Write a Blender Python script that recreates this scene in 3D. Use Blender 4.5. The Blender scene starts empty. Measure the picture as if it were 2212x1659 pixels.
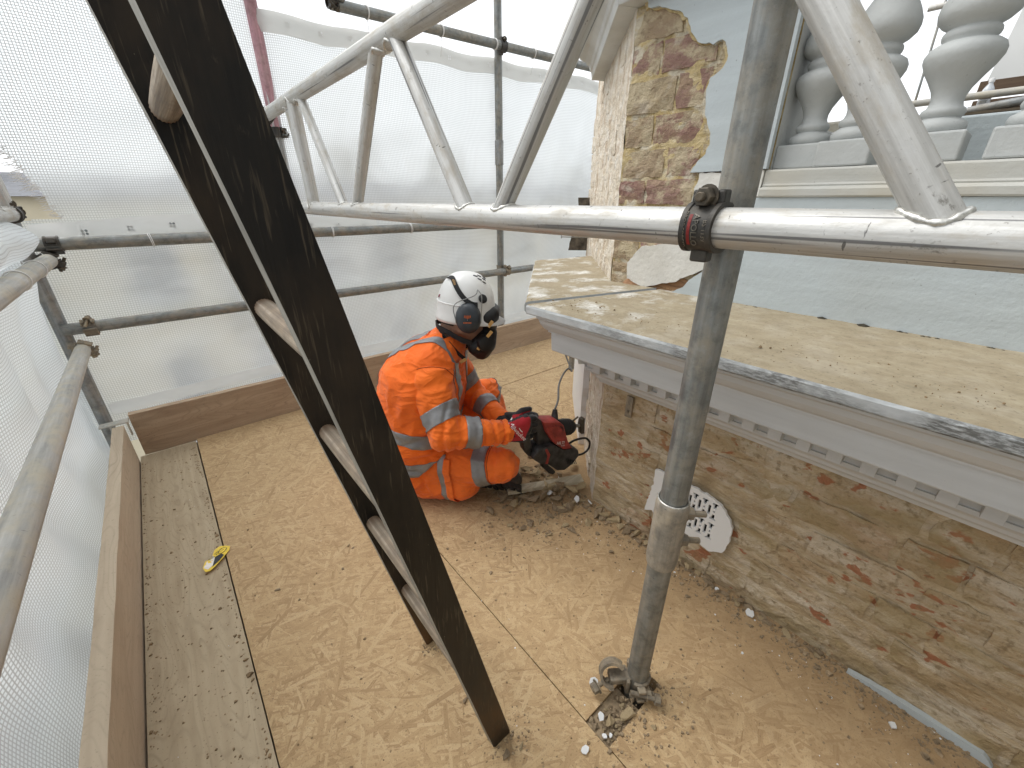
import bpy, bmesh, math, random
from mathutils import Vector, Matrix, noise as MN
from mathutils.bvhtree import BVHTree
R = math.radians
random.seed(7)
sc = bpy.context.scene
C = sc.collection

# ------------------------------------------------------------------ camera, world, sun, exposure
cam_d = bpy.data.cameras.new('camera'); cam = bpy.data.objects.new('camera', cam_d); C.objects.link(cam)
cam.location = (0, 0, 1.15); cam.rotation_euler = (R(90-24.393), 0, R(-40.23))
cam_d.sensor_fit = 'HORIZONTAL'; cam_d.sensor_width = 36; cam_d.lens = 36*877.7/2212
cam_d.clip_start = 0.02; cam_d.clip_end = 600
sc.camera = cam
W = bpy.data.worlds.new('World'); sc.world = W; W.use_nodes = True
wn = W.node_tree.nodes; wl = W.node_tree.links
bg = wn['Background']
sky = wn.new('ShaderNodeTexSky'); sky.sky_type = 'NISHITA'; sky.sun_disc = False
SUN_EL, SUN_ROT = R(56), R(-28)
sky.sun_elevation = SUN_EL; sky.sun_rotation = SUN_ROT; sky.air_density = 1.0; sky.dust_density = 2.5
hs = wn.new('ShaderNodeHueSaturation'); hs.inputs['Saturation'].default_value = 0.12
mx = wn.new('ShaderNodeMixRGB'); mx.inputs['Fac'].default_value = 0.6; mx.inputs['Color2'].default_value = (12.0, 12.5, 13.0, 1)   # thick even cloud over the clear sky
wl.new(sky.outputs[0], hs.inputs['Color']); wl.new(hs.outputs[0], mx.inputs['Color1']); wl.new(mx.outputs[0], bg.inputs['Color'])
bg.inputs['Strength'].default_value = 0.10
sd = bpy.data.lights.new('sun', 'SUN'); sd.energy = 1.5; sd.angle = R(38); sd.color = (1, .975, .94)
sun = bpy.data.objects.new('sun', sd); C.objects.link(sun)
sun.rotation_euler = (R(90)-SUN_EL, 0, R(180)-SUN_ROT)
sc.view_settings.view_transform = 'Standard'; sc.view_settings.look = 'None'; sc.view_settings.gamma = 1
sc.view_settings.use_curve_mapping = False; sc.view_settings.exposure = 0.64
sc.render.engine = 'CYCLES'
sc.cycles.max_bounces = 8; sc.cycles.transparent_max_bounces = 12; sc.cycles.diffuse_bounces = 5
sc.cycles.use_denoising = True

# ------------------------------------------------------------------ node helpers
class NT:
    def __init__(s, name):
        s.m = bpy.data.materials.new(name); s.m.use_nodes = True
        s.t = s.m.node_tree; s.n = s.t.nodes; s.l = s.t.links
        s.b = s.n['Principled BSDF']; s.out = s.n['Material Output']
    def put(s, sock, v):
        if isinstance(v, bpy.types.NodeSocket): s.l.new(v, sock)
        elif isinstance(v, (tuple, list)) and len(v) == 3 and sock.type == 'RGBA': sock.default_value = (*v, 1)
        else: sock.default_value = v
    def pos(s): return s.n.new('ShaderNodeNewGeometry').outputs['Position']
    def obj(s): return s.n.new('ShaderNodeTexCoord').outputs['Object']
    def uv(s): return s.n.new('ShaderNodeTexCoord').outputs['UV']
    def rnd(s): return s.n.new('ShaderNodeObjectInfo').outputs['Random']
    def map(s, v, scale=(1, 1, 1), rot=(0, 0, 0), loc=(0, 0, 0)):
        q = s.n.new('ShaderNodeMapping'); s.l.new(v, q.inputs[0])
        q.inputs['Scale'].default_value = scale; q.inputs['Rotation'].default_value = rot; q.inputs['Location'].default_value = loc
        return q.outputs[0]
    def noise(s, v, scale=5, detail=4, rough=.55, dist=0):
        q = s.n.new('ShaderNodeTexNoise'); s.l.new(v, q.inputs['Vector'])
        q.inputs['Scale'].default_value = scale; q.inputs['Detail'].default_value = detail
        q.inputs['Roughness'].default_value = rough; q.inputs['Distortion'].default_value = dist
        return q.outputs['Fac']
    def vor(s, v, scale=5, out='Color', feature='F1', metric='EUCLIDEAN', rnd=1):
        q = s.n.new('ShaderNodeTexVoronoi'); s.l.new(v, q.inputs['Vector']); q.feature = feature
        if feature == 'F1': q.distance = metric
        q.inputs['Scale'].default_value = scale; q.inputs['Randomness'].default_value = rnd
        return q.outputs[out]
    def ramp(s, f, stops, interp='LINEAR'):
        q = s.n.new('ShaderNodeValToRGB'); s.l.new(f, q.inputs[0]); e = q.color_ramp; e.interpolation = interp
        while len(e.elements) < len(stops): e.elements.new(0.5)
        for el, (p, c) in zip(e.elements, stops):
            el.position = p; el.color = (*c, 1) if isinstance(c, (tuple, list)) else (c, c, c, 1)
        return q.outputs[0]
    def mix(s, f, a, b, mode='MIX'):
        q = s.n.new('ShaderNodeMixRGB'); q.blend_type = mode
        s.put(q.inputs[0], f); s.put(q.inputs[1], a); s.put(q.inputs[2], b); return q.outputs[0]
    def math(s, op, a, b=0.0, clamp=False):
        q = s.n.new('ShaderNodeMath'); q.operation = op; q.use_clamp = clamp
        s.put(q.inputs[0], a); s.put(q.inputs[1], b); return q.outputs[0]
    def sep(s, v):
        q = s.n.new('ShaderNodeSeparateXYZ'); s.l.new(v, q.inputs[0]); return q.outputs
    def bump(s, h, strength=.5, dist=.002):
        q = s.n.new('ShaderNodeBump'); q.inputs['Strength'].default_value = strength; q.inputs['Distance'].default_value = dist
        s.l.new(h, q.inputs['Height']); s.l.new(q.outputs[0], s.b.inputs['Normal']); return q.outputs[0]
    def set(s, col=None, rough=None, metal=None):
        if col is not None: s.put(s.b.inputs['Base Color'], col)
        if rough is not None: s.put(s.b.inputs['Roughness'], rough)
        if metal is not None: s.put(s.b.inputs['Metallic'], metal)
        return s.m

def simple(name, col, rough=.6, metal=0, var=.25, scale=30, bump=0.15, bd=.001):
    t = NT(name); p = t.obj(); n = t.noise(p, scale, 5)
    c = t.mix(t.ramp(n, [(.3, 0.0), (.7, 1.0)]), tuple(x*(1-var) for x in col), tuple(min(1, x*(1+var)) for x in col))
    t.set(c, rough, metal)
    if bump: t.bump(n, bump, bd)
    return t.m

# ---- metals
def steel(name, base, dust=(.36, .30, .21), dustamt=.25, metal=.55, rough=.5, blotch=1.):
    t = NT(name); p = t.obj(); r = t.rnd()
    q = t.n.new('ShaderNodeVectorMath'); q.operation = 'ADD'; t.l.new(p, q.inputs[0])
    cb = t.n.new('ShaderNodeCombineXYZ'); t.l.new(t.math('MULTIPLY', r, 37.), cb.inputs[0]); t.l.new(t.math('MULTIPLY', r, 19.), cb.inputs[2]); t.l.new(cb.outputs[0], q.inputs[1])
    p = q.outputs[0]
    a = t.noise(t.map(p, (90, 90, 5)), 1, 5, .6)
    b = t.noise(t.map(p, (25, 25, 14)), 1, 6, .65)
    d = t.noise(p, 300, 3, .6)
    sc_ = t.noise(t.map(p, (60, 60, 160)), 1, 2, .5)
    c = t.mix(t.ramp(a, [(.3, 0.), (.72, 1.)]), tuple(x*.62 for x in base), tuple(min(1, x*1.22) for x in base))
    c = t.mix(t.math('MULTIPLY', t.ramp(b, [(.42, 0.), (.68, 1.)]), dustamt*2.2, True), c, dust)
    c = t.mix(t.ramp(d, [(.66, 0.), (.76, .55)]), c, (.06, .055, .05))
    c = t.mix(t.ramp(sc_, [(.70, 0.), (.78, .7)]), c, tuple(x*.35 for x in base))
    bl = t.noise(p, 34, 6, .7); c = t.mix(t.ramp(bl, [(.48, 0.), (.66, .6*blotch)]), c, tuple(x*.45 for x in base)); c = t.mix(t.ramp(bl, [(.30, .4*blotch), (.42, 0.)]), c, tuple(min(1, x*1.5) for x in base))
    t.set(c, t.ramp(b, [(.3, rough-.12), (.7, min(1, rough+.25))]), t.math('MULTIPLY', t.ramp(b, [(.4, 1.), (.7, .35)]), metal))
    t.bump(t.math('ADD', a, t.math('MULTIPLY', d, .6)), .25, .0008)
    return t.m
def aluminium():
    t = NT('aluminium'); p = t.obj(); r = t.rnd()
    o = t.n.new('ShaderNodeVectorMath'); o.operation = 'ADD'; t.l.new(p, o.inputs[0]); cb = t.n.new('ShaderNodeCombineXYZ'); t.l.new(t.math('MULTIPLY', r, 31.), cb.inputs[2]); t.l.new(cb.outputs[0], o.inputs[1]); q = o.outputs[0]
    a = t.noise(t.map(q, (110, 110, 3)), 1, 6, .65); b = t.noise(t.map(q, (30, 30, 11)), 1, 6, .7); d = t.noise(q, 190, 4, .6); sx = t.noise(t.map(q, (45, 45, 150)), 1, 3, .5); ln = t.noise(t.map(q, (95, 95, 1.2)), 1, 2, .5); sm = t.noise(t.map(q, (50, 50, 26)), 1, 5, .7)
    c = t.mix(t.ramp(a, [(.3, 0.), (.7, 1.)]), (.42, .41, .385), (.66, .655, .63))
    c = t.mix(t.ramp(b, [(.50, 0.), (.70, .7)]), c, (.40, .345, .26))
    c = t.mix(t.ramp(ln, [(.64, 0.), (.68, .75)]), c, (.10, .10, .105))
    c = t.mix(t.ramp(sx, [(.69, 0.), (.73, .8)]), c, (.09, .085, .08))
    c = t.mix(t.ramp(sm, [(.63, 0.), (.70, .65)]), c, (.15, .135, .11))
    c = t.mix(t.ramp(d, [(.64, 0.), (.72, .5)]), c, (.12, .10, .08))
    t.set(c, t.ramp(b, [(.35, .44), (.7, .78)]), t.ramp(b, [(.42, .62), (.7, .15)])); t.bump(t.math('ADD', t.math('MULTIPLY', a, .5), t.math('ADD', b, d)), .35, .001); return t.m
m_galv = steel('galvanised_steel', (.30, .31, .31))
m_galv_dark = steel('weathered_steel', (.255, .265, .255), dustamt=.25)
m_galv_dust = steel('dusty_steel', (.47, .46, .43), (.52, .475, .38), .5, .1, .65, .22)
m_alu = aluminium()
m_cast = steel('forged_coupler_steel', (.055, .052, .047), (.16, .13, .09), .22, .5, .5)
m_cast_dust = steel('dusty_forged_steel', (.25, .215, .165), (.42, .34, .23), .4, .25, .7)
m_bolt = steel('bolt_steel', (.10, .088, .07), (.2, .15, .09), .25, .7, .45)
m_weld = simple('weld_bead', (.62, .61, .57), .35, .8, .3, 200, .6, .001)
m_pink = steel('pink_painted_steel', (.50, .27, .30), (.4, .3, .28), .2, .0, .6)
# ---- ladder
t = NT('dark_ladder_timber'); p = t.obj()
a = t.noise(t.map(p, (60, 60, 3)), 1, 6, .62); b = t.noise(t.map(p, (9, 9, 5)), 1, 5, .6); d = t.noise(t.map(p, (240, 240, 16)), 1, 3)
z_ = t.sep(p)[2]
c = t.mix(t.ramp(a, [(.35, 0.), (.75, 1.)]), (.0045, .0042, .004), (.015, .0125, .0095))
c = t.mix(t.ramp(b, [(.46, 0.), (.66, .8)]), c, (.040, .027, .016))
c = t.mix(t.ramp(d, [(.585, 0.), (.70, .6)]), c, (.105, .082, .055))
w2 = t.noise(t.map(p, (70, 70, 24), (0, 0, 0), (3, 3, 3)), 1, 5, .7); c = t.mix(t.ramp(w2, [(.66, 0.), (.78, .45)]), c, (.11, .088, .06))
sp2 = t.noise(p, 130, 2, .5); c = t.mix(t.ramp(sp2, [(.77, 0.), (.80, .6)]), c, (.26, .225, .17))
low = t.math('SUBTRACT', 1.0, t.math('MULTIPLY', z_, 3.2), True)
c = t.mix(t.math('MULTIPLY', low, t.ramp(b, [(.38, 0.), (.62, .9)])), c, (.15, .078, .030))
t.set(c, t.ramp(b, [(.3, .38), (.7, .62)])); t.b.inputs['Specular IOR Level'].default_value = .3; t.bump(t.math('ADD', a, d), .45, .001); m_ladder = t.m
t = NT('lit_stile_edge'); p = t.obj(); a = t.noise(t.map(p, (40, 40, 6)), 1, 5)
t.set(t.ramp(a, [(.3, (.13, .12, .10)), (.7, (.34, .32, .27))]), .6); t.bump(a, .3, .001); m_ladder_edge = t.m  # pale tone paints in light from the left sheeting on the stile edges
t = NT('ridged_rung_timber'); p = t.obj(); a = t.noise(t.map(p, (160, 160, 4)), 1, 5); b = t.noise(p, 22, 4)
c = t.ramp(a, [(.3, (.12, .085, .055)), (.55, (.30, .235, .165)), (.75, (.52, .45, .36))])
c = t.mix(t.ramp(b, [(.45, 0.), (.7, .8)]), c, (.16, .13, .10))
zz = t.sep(p)[2]; ends = t.ramp(t.math('ABSOLUTE', t.math('SUBTRACT', zz, .15)), [(.10, 0.), (.15, .8)])
c = t.mix(ends, c, (.17, .075, .025)); t.set(c, .75); t.bump(a, .9, .002); m_rung = t.m
# ---- timber
def osb(name, seed):
    t = NT(name); p = t.pos()
    col = None; hgt = None; pr = None
    for i, (ang, sx, sy) in enumerate(((8, 10, 95), (62, 15, 120), (118, 12, 105), (36, 19, 150), (152, 9, 80), (88, 16, 130), (24, 22, 170))):
        v = t.map(p, (1, 1, 0), (0, 0, R(ang+seed*13)), (seed*3.1+i*7.7, i*2.3, 0))
        v = t.map(v, (sx, sy, 0))
        wob = t.noise(v, .9, 2); 
        cb = t.n.new('ShaderNodeVectorMath'); cb.operation = 'ADD'; t.l.new(v, cb.inputs[0])
        cmb = t.n.new('ShaderNodeCombineXYZ'); t.l.new(t.math('MULTIPLY', wob, .28), cmb.inputs[1]); t.l.new(cmb.outputs[0], cb.inputs[1])
        vc = t.vor(cb.outputs[0], 1, 'Color', 'F1', 'CHEBYCHEV')
        sp = t.n.new('ShaderNodeSeparateColor'); t.l.new(vc, sp.inputs[0])
        fib = t.noise(t.map(v, (1.1, 5, 0)), 1, 5, .7)
        tone = t.math('ADD', t.math('MULTIPLY', sp.outputs[1], .46), t.math('MULTIPLY', fib, .78))
        if col is None: col, pr = tone, sp.outputs[0]
        else:
            g = t.math('GREATER_THAN', sp.outputs[0], pr)
            col = t.mix(g, col, tone); pr = t.math('MAXIMUM', pr, sp.outputs[0])
    c = t.ramp(col, [(.28, (.24, .145, .066)), (.46, (.405, .268, .138)), (.64, (.495, .345, .182)), (.9, (.60, .445, .26))])
    big = t.noise(p, 2.2, 5, .6); mid = t.noise(p, 14, 5, .65); fine = t.noise(p, 260, 3, .6)
    c = t.mix(t.ramp(big, [(.36, .40), (.66, .12)]), c, (.48, .335, .18))         # settled dust
    c = t.mix(t.ramp(mid, [(.54, 0.), (.74, .45)]), c, (.40, .27, .14))
    c = t.mix(t.ramp(fine, [(.56, 0.), (.70, .65)]), c, (.20, .13, .07))
    sp_ = t.noise(p, 95, 2, .5); c = t.mix(t.ramp(sp_, [(.70, 0.), (.74, .8)]), c, (.16, .11, .065))
    x, y_, _z = t.sep(p)
    # brick dust swept thick along the foot of the wall
    dx = t.math('MULTIPLY', t.math('SUBTRACT', t.math('ADD', x, t.math('MULTIPLY', t.math('SUBTRACT', mid, .5), .7)), .66), 2.4, True)
    dx = t.math('MULTIPLY', dx, t.math('SUBTRACT', 1.0, t.math('MULTIPLY', t.math('SUBTRACT', y_, 1.0), 4.0, True), True))
    c = t.mix(t.math('MULTIPLY', dx, .6), c, (.30, .20, .105))
    t.set(c, .85); t.bump(t.math('ADD', t.math('ADD', t.math('MULTIPLY', pr, .8), t.math('MULTIPLY', col, .6)), t.math('MULTIPLY', fine, .5)), .6, .0018)
    return t.m
m_osb = [osb('osb_board_%s' % 'abc'[i], i) for i in range(3)]
def timber(name, dark, mid_, light, dust=None, dustamt=.4, axis=1, speck=.6):
    t = NT(name); p = t.pos()
    s = [34, 34, 34]; s[axis] = 2.2
    v = t.map(p, tuple(s))
    k = t.map(p, tuple(1.8 if i == axis else 9 for i in range(3)))
    dst = t.noise(k, 1, 3)
    a = t.noise(v, 1, 6, .6, 1.2); 
    vv = t.n.new('ShaderNodeVectorMath'); vv.operation = 'MULTIPLY_ADD'
    rings = t.n.new('ShaderNodeTexWave'); rings.wave_type = 'BANDS'; rings.bands_direction = 'X' if axis != 0 else 'Y'
    t.l.new(t.map(p, tuple(1 if i != axis else .12 for i in range(3))), rings.inputs['Vector'])
    rings.inputs['Scale'].default_value = 9; rings.inputs['Distortion'].default_value = 11; rings.inputs['Detail'].default_value = 3; rings.inputs['Detail Scale'].default_value = 1.1
    g = t.math('ADD', t.math('MULTIPLY', a, .80), t.math('MULTIPLY', rings.outputs['Fac'], .20))
    c = t.ramp(g, [(.25, dark), (.5, mid_), (.78, light)])
    lf = t.noise(t.map(p, tuple(1.5 if i == axis else 7.5 for i in range(3))), 1, 2, .45)
    ln = t.math('FRACT', t.math('MULTIPLY', lf, 26.))
    c = t.mix(t.math('MULTIPLY', t.ramp(ln, [(.0, .55), (.16, .0), (.8, .0), (1., .55)]), t.ramp(a, [(.35, .3), (.6, 1.)])), c, tuple(x*.62 for x in dark))
    blot = t.noise(p, 7, 5, .6)
    if dust: c = t.mix(t.ramp(blot, [(.35, dustamt), (.7, dustamt*.35)]), c, dust)
    f = t.noise(p, 170, 3, .6); c = t.mix(t.ramp(f, [(.62, 0.), (.73, speck)]), c, tuple(x*.35 for x in dark))
    t.set(c, .82); t.bump(t.math('ADD', g, t.math('MULTIPLY', f, .4)), .5, .0015)
    return t.m
m_board = timber('dusty_scaffold_board', (.32, .245, .155), (.42, .335, .22), (.50, .415, .285), (.48, .39, .265), .7)
m_deck = timber('dark_deck_board', (.06, .045, .03), (.10, .075, .05), (.14, .11, .07))
m_toe_x = timber('toe_board_timber', (.25, .165, .105), (.37, .265, .175), (.47, .35, .245), (.42, .32, .22), .4, 0, .6)
m_toe_y = timber('toe_board_timber_dusty', (.37, .28, .20), (.49, .39, .285), (.58, .48, .36), (.56, .46, .335), .7, 1, .35)
m_batten = timber('splintered_timber', (.34, .28, .19), (.50, .44, .32), (.64, .58, .45), (.56, .5, .38), .3, 0, .4)
m_rot = timber('rotten_lath', (.06, .03, .015), (.22, .11, .05), (.34, .20, .10), None, 0, 1, .8)
# ---- masonry
def masonry(name, kind):
    t = NT(name); p = t.pos(); rn = t.rnd()
    st = t.noise(t.map(p, (18, 11, 24)), 1, 7, .7, .25)
    st2 = t.noise(t.map(p, (14, 6, 22), (0, 0, 0), (3, 1, 9)), 1, 7, .72, .2)
    pat = t.noise(t.map(p, (19, 15, 24), (0, 0, 0), (5, 8, 2)), 1, 4, .5, .2)
    fi = t.noise(p, 240, 4, .65); mid = t.noise(p, 55, 5, .65)
    if kind == 'low':
        c = t.ramp(st, [(.28, (.30, .215, .12)), (.45, (.46, .35, .21)), (.58, (.55, .44, .285)), (.75, (.64, .545, .40))])
        c = t.mix(t.ramp(st2, [(.47, 0.), (.66, .85)]), c, (.66, .59, .475))
        c = t.mix(t.ramp(t.noise(t.map(p, (18, 6, 22), (0, 0, 0), (1, 4, 7)), 1, 4), [(.55, 0.), (.7, .5)]), c, (.21, .16, .10))
        c = t.mix(t.ramp(pat, [(.635, 0.), (.66, .92)]), c, t.mix(mid, (.27, .085, .036), (.48, .20, .095)))
    elif kind == 'low_brick':
        base = t.ramp(rn, [(0, (.42, .31, .18)), (.35, (.54, .43, .28)), (.6, (.46, .335, .20)), (.85, (.58, .48, .35)), (1, (.47, .31, .19))])
        c = t.mix(t.ramp(st, [(.35, .75), (.6, .15)]), base, (.40, .29, .16))
        c = t.mix(t.ramp(st2, [(.45, 0.), (.65, .85)]), c, (.66, .59, .475))
        c = t.mix(t.ramp(pat, [(.62, 0.), (.65, .9)]), c, t.mix(mid, (.27, .085, .036), (.50, .21, .10)))
        c = t.mix(t.ramp(mid, [(.52, 0.), (.66, .7)]), c, (.21, .15, .075))
        olive = t.noise(t.map(p, (7, 6, 11), (0, 0, 0), (8, 2, 5)), 1, 5, .6); c = t.mix(t.ramp(olive, [(.46, 0.), (.60, .6)]), c, (.36, .275, .135))
    elif kind == 'pier':
        c = t.ramp(st, [(.28, (.36, .24, .085)), (.5, (.55, .43, .22)), (.75, (.68, .58, .38))])
        c = t.mix(t.ramp(pat, [(.5, 0.), (.62, .8)]), c, (.62, .57, .47))
        c = t.mix(t.ramp(mid, [(.55, 0.), (.7, .65)]), c, (.25, .16, .07))
    elif kind == 'pier_brick':
        base = t.ramp(rn, [(0, (.27, .155, .125)), (.22, (.36, .27, .18)), (.42, (.30, .18, .15)), (.60, (.38, .30, .20)), (.74, (.33, .22, .16)), (.88, (.26, .145, .12))], 'CONSTANT')
        c = t.mix(t.ramp(st, [(.46, 0.), (.68, .6)]), base, (.46, .36, .21))
        c = t.mix(t.ramp(pat, [(.60, 0.), (.70, .6)]), c, (.58, .51, .41))
        smr = t.noise(t.map(p, (9, 11, 13), (0, 0, 0), (2, 6, 3)), 1, 7, .68, .3)
        c = t.mix(t.ramp(smr, [(.47, 0.), (.56, .88)]), c, t.mix(mid, (.43, .34, .20), (.63, .55, .40)))
        c = t.mix(t.ramp(mid, [(.56, 0.), (.70, .6)]), c, (.15, .09, .05))
    else:   # limewashed side
        c = t.ramp(st, [(.22, (.46, .35, .23)), (.44, (.66, .58, .46)), (.7, (.79, .75, .68))])
        vs = t.noise(t.map(p, (40, 40, 4)), 1, 5, .6)
        c = t.mix(t.ramp(vs, [(.55, 0.), (.68, .7)]), c, (.42, .27, .15))
        c = t.mix(t.ramp(t.noise(t.map(p, (9, 9, 7)), 1, 5, .6), [(.56, 0.), (.66, .6)]), c, (.40, .27, .16))
        c = t.mix(t.ramp(mid, [(.66, 0.), (.76, .4)]), c, (.26, .16, .09))
    c = t.mix(t.ramp(fi, [(.62, 0.), (.75, .5)]), c, (.13, .09, .055))
    t.set(c, .92)
    lump = t.noise(t.map(p, (24, 15, 30)), 1, 4, .55, .5)
    t.bump(t.math('ADD', t.math('MULTIPLY', lump, 2.6), t.math('ADD', t.math('MULTIPLY', st, .8), t.math('ADD', mid, t.math('MULTIPLY', fi, .5)))), 1.0, .007)
    return t.m
m_low, m_low_brick = masonry('mortar_smeared_wall', 'low'), masonry('hacked_brick', 'low_brick')
m_pier, m_pier_brick = masonry('yellow_mortar', 'pier'), masonry('pier_brick', 'pier_brick')
m_lime = masonry('limewashed_brick', 'lime')
def paint(name, col, dirt=(.30, .25, .17), dirtamt=.15, bumpk=.5, streak=(8, 8, 8), spots=.5):
    t = NT(name); p = t.pos()
    a = t.noise(t.map(p, streak), 1, 6, .6); b = t.noise(p, 70, 5, .6); f = t.noise(p, 150, 2, .5); g = t.noise(p, 3, 3)
    c = t.mix(t.ramp(a, [(.3, 0.), (.7, 1.)]), tuple(x*.9 for x in col), tuple(min(1, x*1.06) for x in col))
    c = t.mix(t.ramp(g, [(.45, 0.), (.75, dirtamt)]), c, dirt)
    c = t.mix(t.ramp(f, [(.72, 0.), (.76, spots)]), c, (.10, .09, .07))
    t.set(c, .7); t.bump(t.math('ADD', b, t.math('MULTIPLY', a, .6)), bumpk, .0025); return t.m
m_blue = paint('pale_blue_grey_paint', (.50, .555, .575), streak=(8, 3, 30), bumpk=.55)
m_bal = paint('baluster_paint', (.47, .485, .475), streak=(10, 10, 14), bumpk=.5, spots=.25)
m_white_render = paint('white_render', (.72, .71, .67), (.36, .30, .2), .35, .9, (14, 14, 14), .3)
m_cream = paint('cornice_paint', (.56, .57, .57), (.42, .38, .3), .12, .25, (6, 2, 40), .15)
m_cap = paint('cap_paint', (.58, .59, .57), (.36, .31, .22), .5, .35, (10, 10, 6), .4)
m_buff = paint('buff_dust_coat', (.58, .47, .30), (.45, .33, .17), .3, .3, (20, 20, 20), .2)
t = NT('mouldy_fascia'); p = t.pos(); a = t.noise(t.map(p, (9, 5.5, 9)), 1, 3, .55); b = t.noise(t.map(p, (120, 60, 260)), 1, 6, .7); f = t.noise(p, 22, 5)
yv = t.sep(p)[1]
near = t.ramp(yv, [(.0, 1.), (.55, .75), (.72, .30), (.95, .2)])
msk = t.math('MULTIPLY', t.math('MULTIPLY', t.ramp(a, [(.38, 0.), (.54, 1.)]), t.ramp(b, [(.34, 0.2), (.56, 1.)])), near)
c = t.mix(t.ramp(f, [(.3, 0.), (.7, 1.)]), (.46, .48, .49), (.60, .62, .62))
c = t.mix(t.math('MULTIPLY', msk, .84), c, (.055, .052, .042)); t.set(c, .75); t.bump(b, .4, .0015); m_fascia = t.m
t = NT('dusty_ledge'); p = t.pos(); a = t.noise(t.map(p, (34, 22, 40)), 1, 7, .7); b = t.noise(p, 8, 6, .65); f = t.noise(p, 160, 3, .55); s2 = t.noise(t.map(p, (26, 9, 1)), 1, 4)
c = t.ramp(a, [(.3, (.26, .21, .135)), (.5, (.325, .27, .18)), (.7, (.385, .33, .23))])
yv = t.sep(p)[1]
c = t.mix(t.math('MULTIPLY', t.ramp(b, [(.5, 0.), (.64, .9)]), t.ramp(yv, [(.45, 0.1), (.72, 1.)])), c, (.70, .69, .65))
c = t.mix(t.math('MULTIPLY', t.ramp(s2, [(.5, 0.), (.66, .8)]), t.ramp(f, [(.4, 0.), (.6, .9)])), c, (.26, .215, .14))
c = t.mix(t.ramp(t.noise(t.map(p, (90, 30, 1)), 1, 4, .6), [(.55, 0.), (.70, .6)]), c, (.27, .23, .16))
c = t.mix(t.ramp(f, [(.62, 0.), (.70, .75)]), c, (.16, .125, .08))
t.set(c, .88); t.bump(t.math('ADD', a, f), .4, .0015); m_ledge = t.m
t = NT('chipped_plaster_white'); t.set((.74, .75, .75), .6); m_chip = t.m
m_stone = simple('rubble_stone', (.30, .225, .14), .9, 0, .45, 45, .8, .003)
m_stone2 = simple('mortar_rubble', (.44, .34, .20), .9, 0, .3, 60, .8, .003)
m_black = simple('matt_black', (.006, .006, .006), .9, 0, .1, 20, 0)
# ---- debris sheeting
def sheeting(name, cell, film_t=.68, wmul=1.):
    t = NT(name); u = t.uv(); s = t.sep(u)
    def line(c):
        f = t.math('FRACT', t.math('DIVIDE', c, cell)); d = t.math('ABSOLUTE', t.math('SUBTRACT', f, .5))
        return t.ramp(d, [(.12*wmul, 1.), (.19*wmul, 0.)])
    g = t.math('MAXIMUM', line(s[0]), line(s[1]))
    cl = t.noise(u, 1.6, 4, .6, .5); fold = t.noise(t.map(u, (2.2, 9, 1), (0, 0, .3)), 1, 4, .6, .8)
    def sh(kind, col): q = t.n.new('ShaderNodeBsdf'+kind); q.inputs[0].default_value = (*col, 1); return q
    def mixs(f, a, b):
        q = t.n.new('ShaderNodeMixShader'); t.put(q.inputs[0], f); t.l.new(a, q.inputs[1]); t.l.new(b, q.inputs[2]); return q.outputs[0]
    tr, df, tp = sh('Translucent', (.92, .965, .975)), sh('Diffuse', (.84, .88, .89)), sh('Transparent', (.97, .985, .98))
    rf = sh('Refraction', (.97, .985, .98)); rf.inputs['Roughness'].default_value = .48; rf.inputs['IOR'].default_value = 1.12
    body = mixs(.42, tr.outputs[0], df.outputs[0])
    clear = mixs(.86, tp.outputs[0], rf.outputs[0])
    film = mixs(t.ramp(t.math('ADD', t.math('MULTIPLY', cl, .6), t.math('MULTIPLY', fold, .5)), [(.36, min(.95, film_t+.20)), (.66, film_t-.20)]), body, clear)
    thread = mixs(.55, sh('Translucent', (.30, .32, .325)).outputs[0], sh('Diffuse', (.93, .94, .94)).outputs[0])
    t.l.new(mixs(g, film, thread), t.out.inputs['Surface'])
    return t.m
m_sheet = sheeting('reinforced_sheeting', .0095)
m_sheet_left = sheeting('reinforced_sheeting_folded', .0100, .36)
t = NT('sheeting_hem'); tr = t.n.new('ShaderNodeBsdfTranslucent'); tr.inputs[0].default_value = (.82, .82, .80, 1)
df = t.n.new('ShaderNodeBsdfDiffuse'); df.inputs[0].default_value = (.75, .75, .73, 1)
q = t.n.new('ShaderNodeMixShader'); q.inputs[0].default_value = .5; t.l.new(tr.outputs[0], q.inputs[1]); t.l.new(df.outputs[0], q.inputs[2]); t.l.new(q.outputs[0], t.out.inputs['Surface']); m_hem = t.m
m_tie = simple('white_tie_plastic', (.74, .73, .71), .5, 0, .1, 30, 0)
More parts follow.
